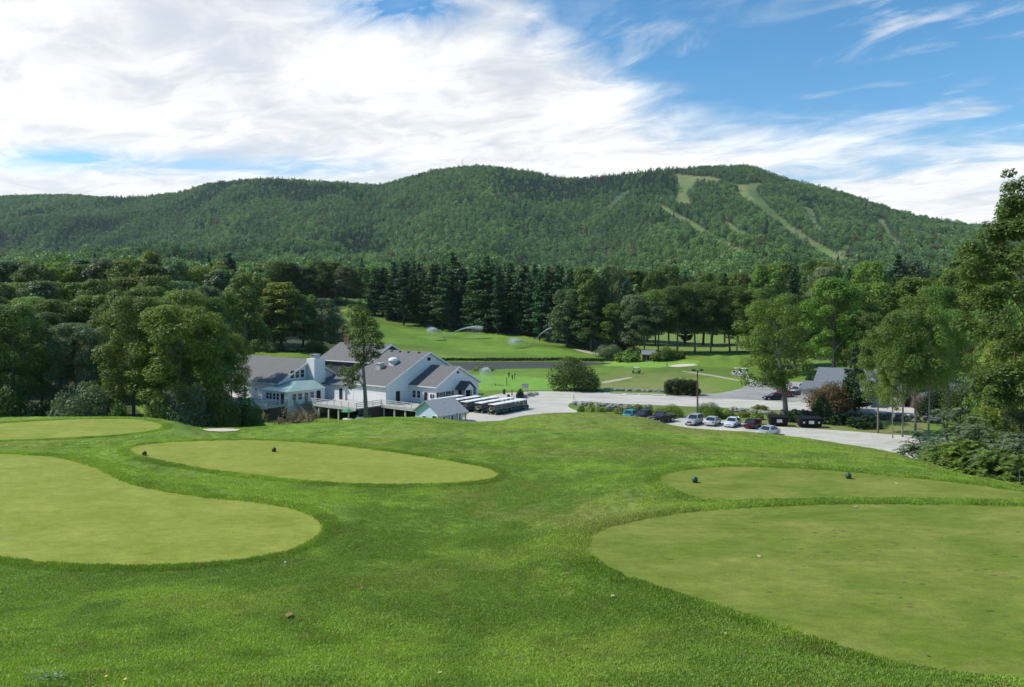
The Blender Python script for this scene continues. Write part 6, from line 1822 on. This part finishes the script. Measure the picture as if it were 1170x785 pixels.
for i, (px, py, s, kd, lb) in enumerate(lv):
    x, y, z = lawn_at(px, py); mb = MB(); rg = np.random.default_rng(600 + i); n = 9; rim = []
    for q in range(n):
        a = 2 * math.pi * q / n; r = s * (.55 + .4 * abs(math.cos(a * 2.5))); rim.append((r * math.cos(a), r * .62 * math.sin(a), s * .22 * (rg.random())))
    rim2 = [(a, b, c + .004) for a, b, c in rim]; mb.loft([rim, rim2])
    o = mb.build('fallen_leaf', M['leaf_pale' if kd else 'leaf_dry'], None, False, (x, y, z + (.045 if (kd == 0 or py > 680) and z != 14.955 else .006))); o.rotation_euler = (.2 * rg.normal(), .2 * rg.normal(), rg.random() * 6.28); tag(o, lb, 'leaf', 'leaves lying on the grass')
M['dandelion'] = mat('yellow dandelion', (.75, .50, .02), .6)
for i, (px, py, lb) in enumerate(((122, 780, 'left of two yellow dandelions at the bottom edge'), (144, 783.5, 'right of two yellow dandelions at the bottom edge'))):
    x, y, z = lawn_at(px, py); r_ = empty('dandelion', (x, y, z)); tag(r_, lb, 'flower', 'dandelions in the lawn')
    mb = MB(); mb.tube([(0, 0, -.01), (.005, 0, .065)], .0025, 5); mb.build('stem', M['umb'], r_)
    mb = MB(); mb.lathe([(.004, .062), (.018, .068), (.021, .074), (.012, .082), (.002, .084)], 12); mb.build('flower_head', M['dandelion'], r_)
x, y, z = lawn_at(56, 778); wr = empty('weed', (x, y, z)); tag(wr, 'broad-leaved pale weed in the lawn at the bottom left', 'weed')
rg = np.random.default_rng(700); cs = np.stack([rg.normal(size=70) * .14, rg.normal(size=70) * .06, .05 + .03 * rg.random(70)], 1); ns = rg.normal(size=(70, 3)) * .4 + np.array([0, 0, 1.]); ns /= np.linalg.norm(ns, axis=1)[:, None]
V_, F_ = quads_at(cs, ns, .028 + .02 * rg.random(70), rg, 1.3); c = link('foliage', np_mesh('foliage', V_, [F_], [M['leaf']]), wr); c.color = (.22, .30, .16, 1)
# reeds along the far bank
rg = np.random.default_rng(710); P_ = []
for px in np.arange(500, 715, .55):
    D = 273.5 + rg.normal() * .5 - max(0, px - 640) * .06; P_.append((tx(px) * D, D))
P_ = np.array(P_); z_ = H(P_[:, 0], P_[:, 1]); cs = np.concatenate([np.stack([P_[:, 0] + rg.normal(size=len(P_)) * .3, P_[:, 1] + rg.normal(size=len(P_)) * .3, np.maximum(z_, -.4) + .1 + .55 * rg.random(len(P_))], 1) for _ in range(6)])
ns = rg.normal(size=cs.shape); ns[:, 2] *= .3; ns /= np.linalg.norm(ns, axis=1)[:, None]
V_, F_ = quads_at(cs, ns, .5 + .3 * rg.random(len(cs)), rg, 2.2, np.tile([0, 0, 1.], (len(cs), 1)) + rg.normal(size=cs.shape) * .3)
o = link('reeds', np_mesh('reeds', V_, [F_], [M['leaf']])); o.color = (.055, .07, .03, 1); tag(o, kind='stuff')
# ================================================================ light, sky, air, camera
SUN_EL, SUN_A = R(48), R(6)
to_sun = Vector((-math.cos(SUN_EL) * math.cos(SUN_A), math.cos(SUN_EL) * math.sin(SUN_A), math.sin(SUN_EL)))
sd = bpy.data.lights.new('sun', 'SUN'); sd.energy = 4.2; sd.angle = R(.53); sd.color = (1.0, .955, .88)
so = bpy.data.objects.new('sun', sd); COL.objects.link(so); so.rotation_euler = (-to_sun).to_track_quat('-Z', 'Y').to_euler()

w = bpy.data.worlds.new('World'); SC.world = w; w.use_nodes = True
nt = w.node_tree; N = nt.nodes; L = nt.links
bg = N['Background']; bg.inputs['Strength'].default_value = .115
sky = N.new('ShaderNodeTexSky'); sky.sky_type = 'NISHITA'; sky.sun_disc = False
sky.sun_elevation = SUN_EL; sky.sun_rotation = math.atan2(to_sun.x, to_sun.y); sky.altitude = 200; sky.air_density = 1.0; sky.dust_density = .35; sky.ozone_density = 2.2
tc = N.new('ShaderNodeTexCoord')
sp = N.new('ShaderNodeSeparateXYZ'); L.new(tc.outputs['Generated'], sp.inputs[0])


def mth(op, a, b=None, c=None, clamp=False):
    n = N.new('ShaderNodeMath'); n.operation = op; n.use_clamp = clamp
    for i, v_ in enumerate((a, b, c)):
        if v_ is None: continue
        if isinstance(v_, (int, float)): n.inputs[i].default_value = v_
        else: L.new(v_, n.inputs[i])
    return n.outputs[0]


def mr(s, a, b, c, d, smooth=True):
    n = N.new('ShaderNodeMapRange'); n.interpolation_type = 'SMOOTHSTEP' if smooth else 'LINEAR'
    for i, v_ in enumerate((a, b, c, d)): n.inputs[i + 1].default_value = v_
    L.new(s, n.inputs[0]); return n.outputs[0]


# the cloud sheet lies in a plane high above: direction / height
zc = mth('MAXIMUM', sp.outputs[2], .02)
yy = mth('MAXIMUM', sp.outputs[1], .05)
az = mth('DIVIDE', sp.outputs[0], yy)          # azimuth tangent
el = mth('DIVIDE', sp.outputs[2], yy)          # elevation tangent
zq = mth('ADD', sp.outputs[2], .10)
cb = N.new('ShaderNodeCombineXYZ'); L.new(mth('DIVIDE', sp.outputs[0], zq), cb.inputs[0]); L.new(mth('DIVIDE', sp.outputs[1], zq), cb.inputs[1])


def cnoise(scale, detail, rough, dist, rot, sx, sy, off=0):
    mp = N.new('ShaderNodeMapping'); mp.inputs['Rotation'].default_value = (0, 0, rot); mp.inputs['Scale'].default_value = (sx, sy, 1); mp.inputs['Location'].default_value = (off, off * .7, off)
    # rotate first, then stretch
    m0 = N.new('ShaderNodeMapping'); m0.inputs['Rotation'].default_value = (0, 0, rot); L.new(cb.outputs[0], m0.inputs['Vector'])
    mp.inputs['Rotation'].default_value = (0, 0, 0); L.new(m0.outputs[0], mp.inputs['Vector'])
    n = N.new('ShaderNodeTexNoise'); n.inputs['Scale'].default_value = scale; n.inputs['Detail'].default_value = detail; n.inputs['Roughness'].default_value = rough; n.inputs['Distortion'].default_value = dist
    L.new(mp.outputs[0], n.inputs['Vector']); return n.outputs['Fac']


rampn = N.new('ShaderNodeFloatCurve'); cv = rampn.mapping.curves[0]
pts = [(-.80, .62), (-.2, .60), (-.02, .50), (.04, .42), (.12, .335), (.17, .285), (.26, .250), (.36, .228), (.46, .222), (.60, .225), (.80, .23)]
while len(cv.points) < len(pts): cv.points.new(.5, .5)
for p_, (a, b_) in zip(cv.points, pts): p_.location = ((a + .8) / 1.6, b_)
rampn.mapping.update()
L.new(mth('DIVIDE', mth('ADD', az, .8), 1.6, clamp=True), rampn.inputs['Value'])
line = rampn.outputs[0]
nA = cnoise(1.25, 10, .60, .6, R(35), .9, 1.25, 3.1)
nB = cnoise(3.4, 9, .60, .7, R(30), .85, 1.25, 7.7)
nS = cnoise(2.6, 9, .62, .6, R(50), .75, 1.6, 4.3)
d_ = mth('SUBTRACT', line, el)
d_ = mth('ADD', d_, mth('MULTIPLY', mth('SUBTRACT', nA, .5), .22))
d_ = mth('ADD', d_, mth('MULTIPLY', mth('SUBTRACT', nB, .5), .10))
cover = mr(d_, -.05, .075, 0, 1)


def blob(a0, e0, ra, re):
    x = mth('DIVIDE', mth('SUBTRACT', az, a0), ra); y = mth('DIVIDE', mth('SUBTRACT', el, e0), re)
    return mth('POWER', 2.718, mth('MULTIPLY', mth('ADD', mth('MULTIPLY', x, x), mth('MULTIPLY', y, y)), -1))


hole = mth('MULTIPLY', blob(-.15, .405, .10, .030), 1.25)
hole = mth('ADD', hole, mth('MULTIPLY', blob(.015, .365, .035, .02), .5))
hole = mth('ADD', hole, mth('MULTIPLY', blob(-.60, .198, .13, .016), .95))
hole = mth('ADD', hole, mth('MULTIPLY', blob(-.33, .188, .16, .013), .75))
hole = mth('ADD', hole, mth('MULTIPLY', blob(.35, .165, .09, .012), .35))
hole = mth('MULTIPLY', hole, mr(nB, .34, .62, 1.15, .45))
cover = mth('SUBTRACT', cover, hole, clamp=True)
thick = mr(mth('ADD', mth('MULTIPLY', nA, .6), mth('MULTIPLY', nB, .4)), .32, .54, .78, 1.0)
cover = mth('MULTIPLY', cover, thick)
# thin wisps of the open blue
wisp = mth('MULTIPLY', mr(nS, .50, .72, 0, .8), mr(el, .17, .30, 1, .75))
near_r = mth('ADD', blob(.62, .39, .16, .05), mth('ADD', mth('MULTIPLY', blob(.22, .335, .07, .05), .6), mth('MULTIPLY', blob(.52, .255, .28, .05), .8)))
wisp = mth('MULTIPLY', wisp, mth('ADD', .22, mth('MULTIPLY', near_r, 1.3), clamp=True))
cover = mth('MAXIMUM', cover, wisp)
hz = mr(el, .0, .24, .55, 0)
cover = mth('MAXIMUM', cover, hz)
lum = mth('ADD', 6.3, mth('MULTIPLY', mr(mth('ADD', nA, nB), .70, 1.25, 0, 1), 2.6))
cc = N.new('ShaderNodeCombineXYZ'); L.new(mth('MULTIPLY', lum, 1.0), cc.inputs[0]); L.new(mth('MULTIPLY', lum, 1.0), cc.inputs[1]); L.new(mth('MULTIPLY', lum, 1.005), cc.inputs[2])
hs = N.new('ShaderNodeHueSaturation'); hs.inputs['Hue'].default_value = .492; hs.inputs['Saturation'].default_value = 1.30; hs.inputs['Value'].default_value = 1.25; L.new(sky.outputs[0], hs.inputs['Color'])
mx = N.new('ShaderNodeMix'); mx.data_type = 'RGBA'
L.new(cover, mx.inputs[0]); L.new(hs.outputs[0], mx.inputs[6]); L.new(cc.outputs[0], mx.inputs[7])
L.new(mx.outputs[2], bg.inputs['Color'])

# the air: one even volume round the camera and the whole scene
HAZE = 2.8e-5
if HAZE:
    mb = MB().box(-9000, 9000, -60, 5300, -5, 760)
    hm = bpy.data.materials.new('air'); hm.use_nodes = True; nt2 = hm.node_tree; nt2.nodes.clear()
    o_ = nt2.nodes.new('ShaderNodeOutputMaterial'); pv = nt2.nodes.new('ShaderNodeVolumePrincipled')
    pv.inputs['Color'].default_value = (.70, .88, 1, 1); pv.inputs['Density'].default_value = HAZE; pv.inputs['Anisotropy'].default_value = .1
    nt2.links.new(pv.outputs[0], o_.inputs['Volume'])
    tag(mb.build('haze', hm), kind='stuff')

cam = bpy.data.cameras.new('camera'); cam.sensor_width = 36; cam.lens = 36 * F / 1170; cam.shift_y = -(392.5 - HY) / 1170
cam.clip_start = .1; cam.clip_end = 20000
co = bpy.data.objects.new('camera', cam); COL.objects.link(co); co.location = (0, 0, CZ); co.rotation_euler = (R(90), 0, 0)
SC.camera = co
SC.render.engine = 'CYCLES'
SC.cycles.use_denoising = True
SC.cycles.max_bounces = 6; SC.cycles.diffuse_bounces = 3; SC.cycles.glossy_bounces = 2; SC.cycles.transmission_bounces = 3; SC.cycles.volume_bounces = 0; SC.cycles.transparent_max_bounces = 4
SC.cycles.caustics_reflective = False; SC.cycles.caustics_refractive = False
vs_ = SC.view_settings; vs_.view_transform = 'Standard'; vs_.look = 'None'; vs_.exposure = 0.2; vs_.gamma = 1; vs_.use_curve_mapping = False
SC.render.resolution_x = 1024; SC.render.resolution_y = 687
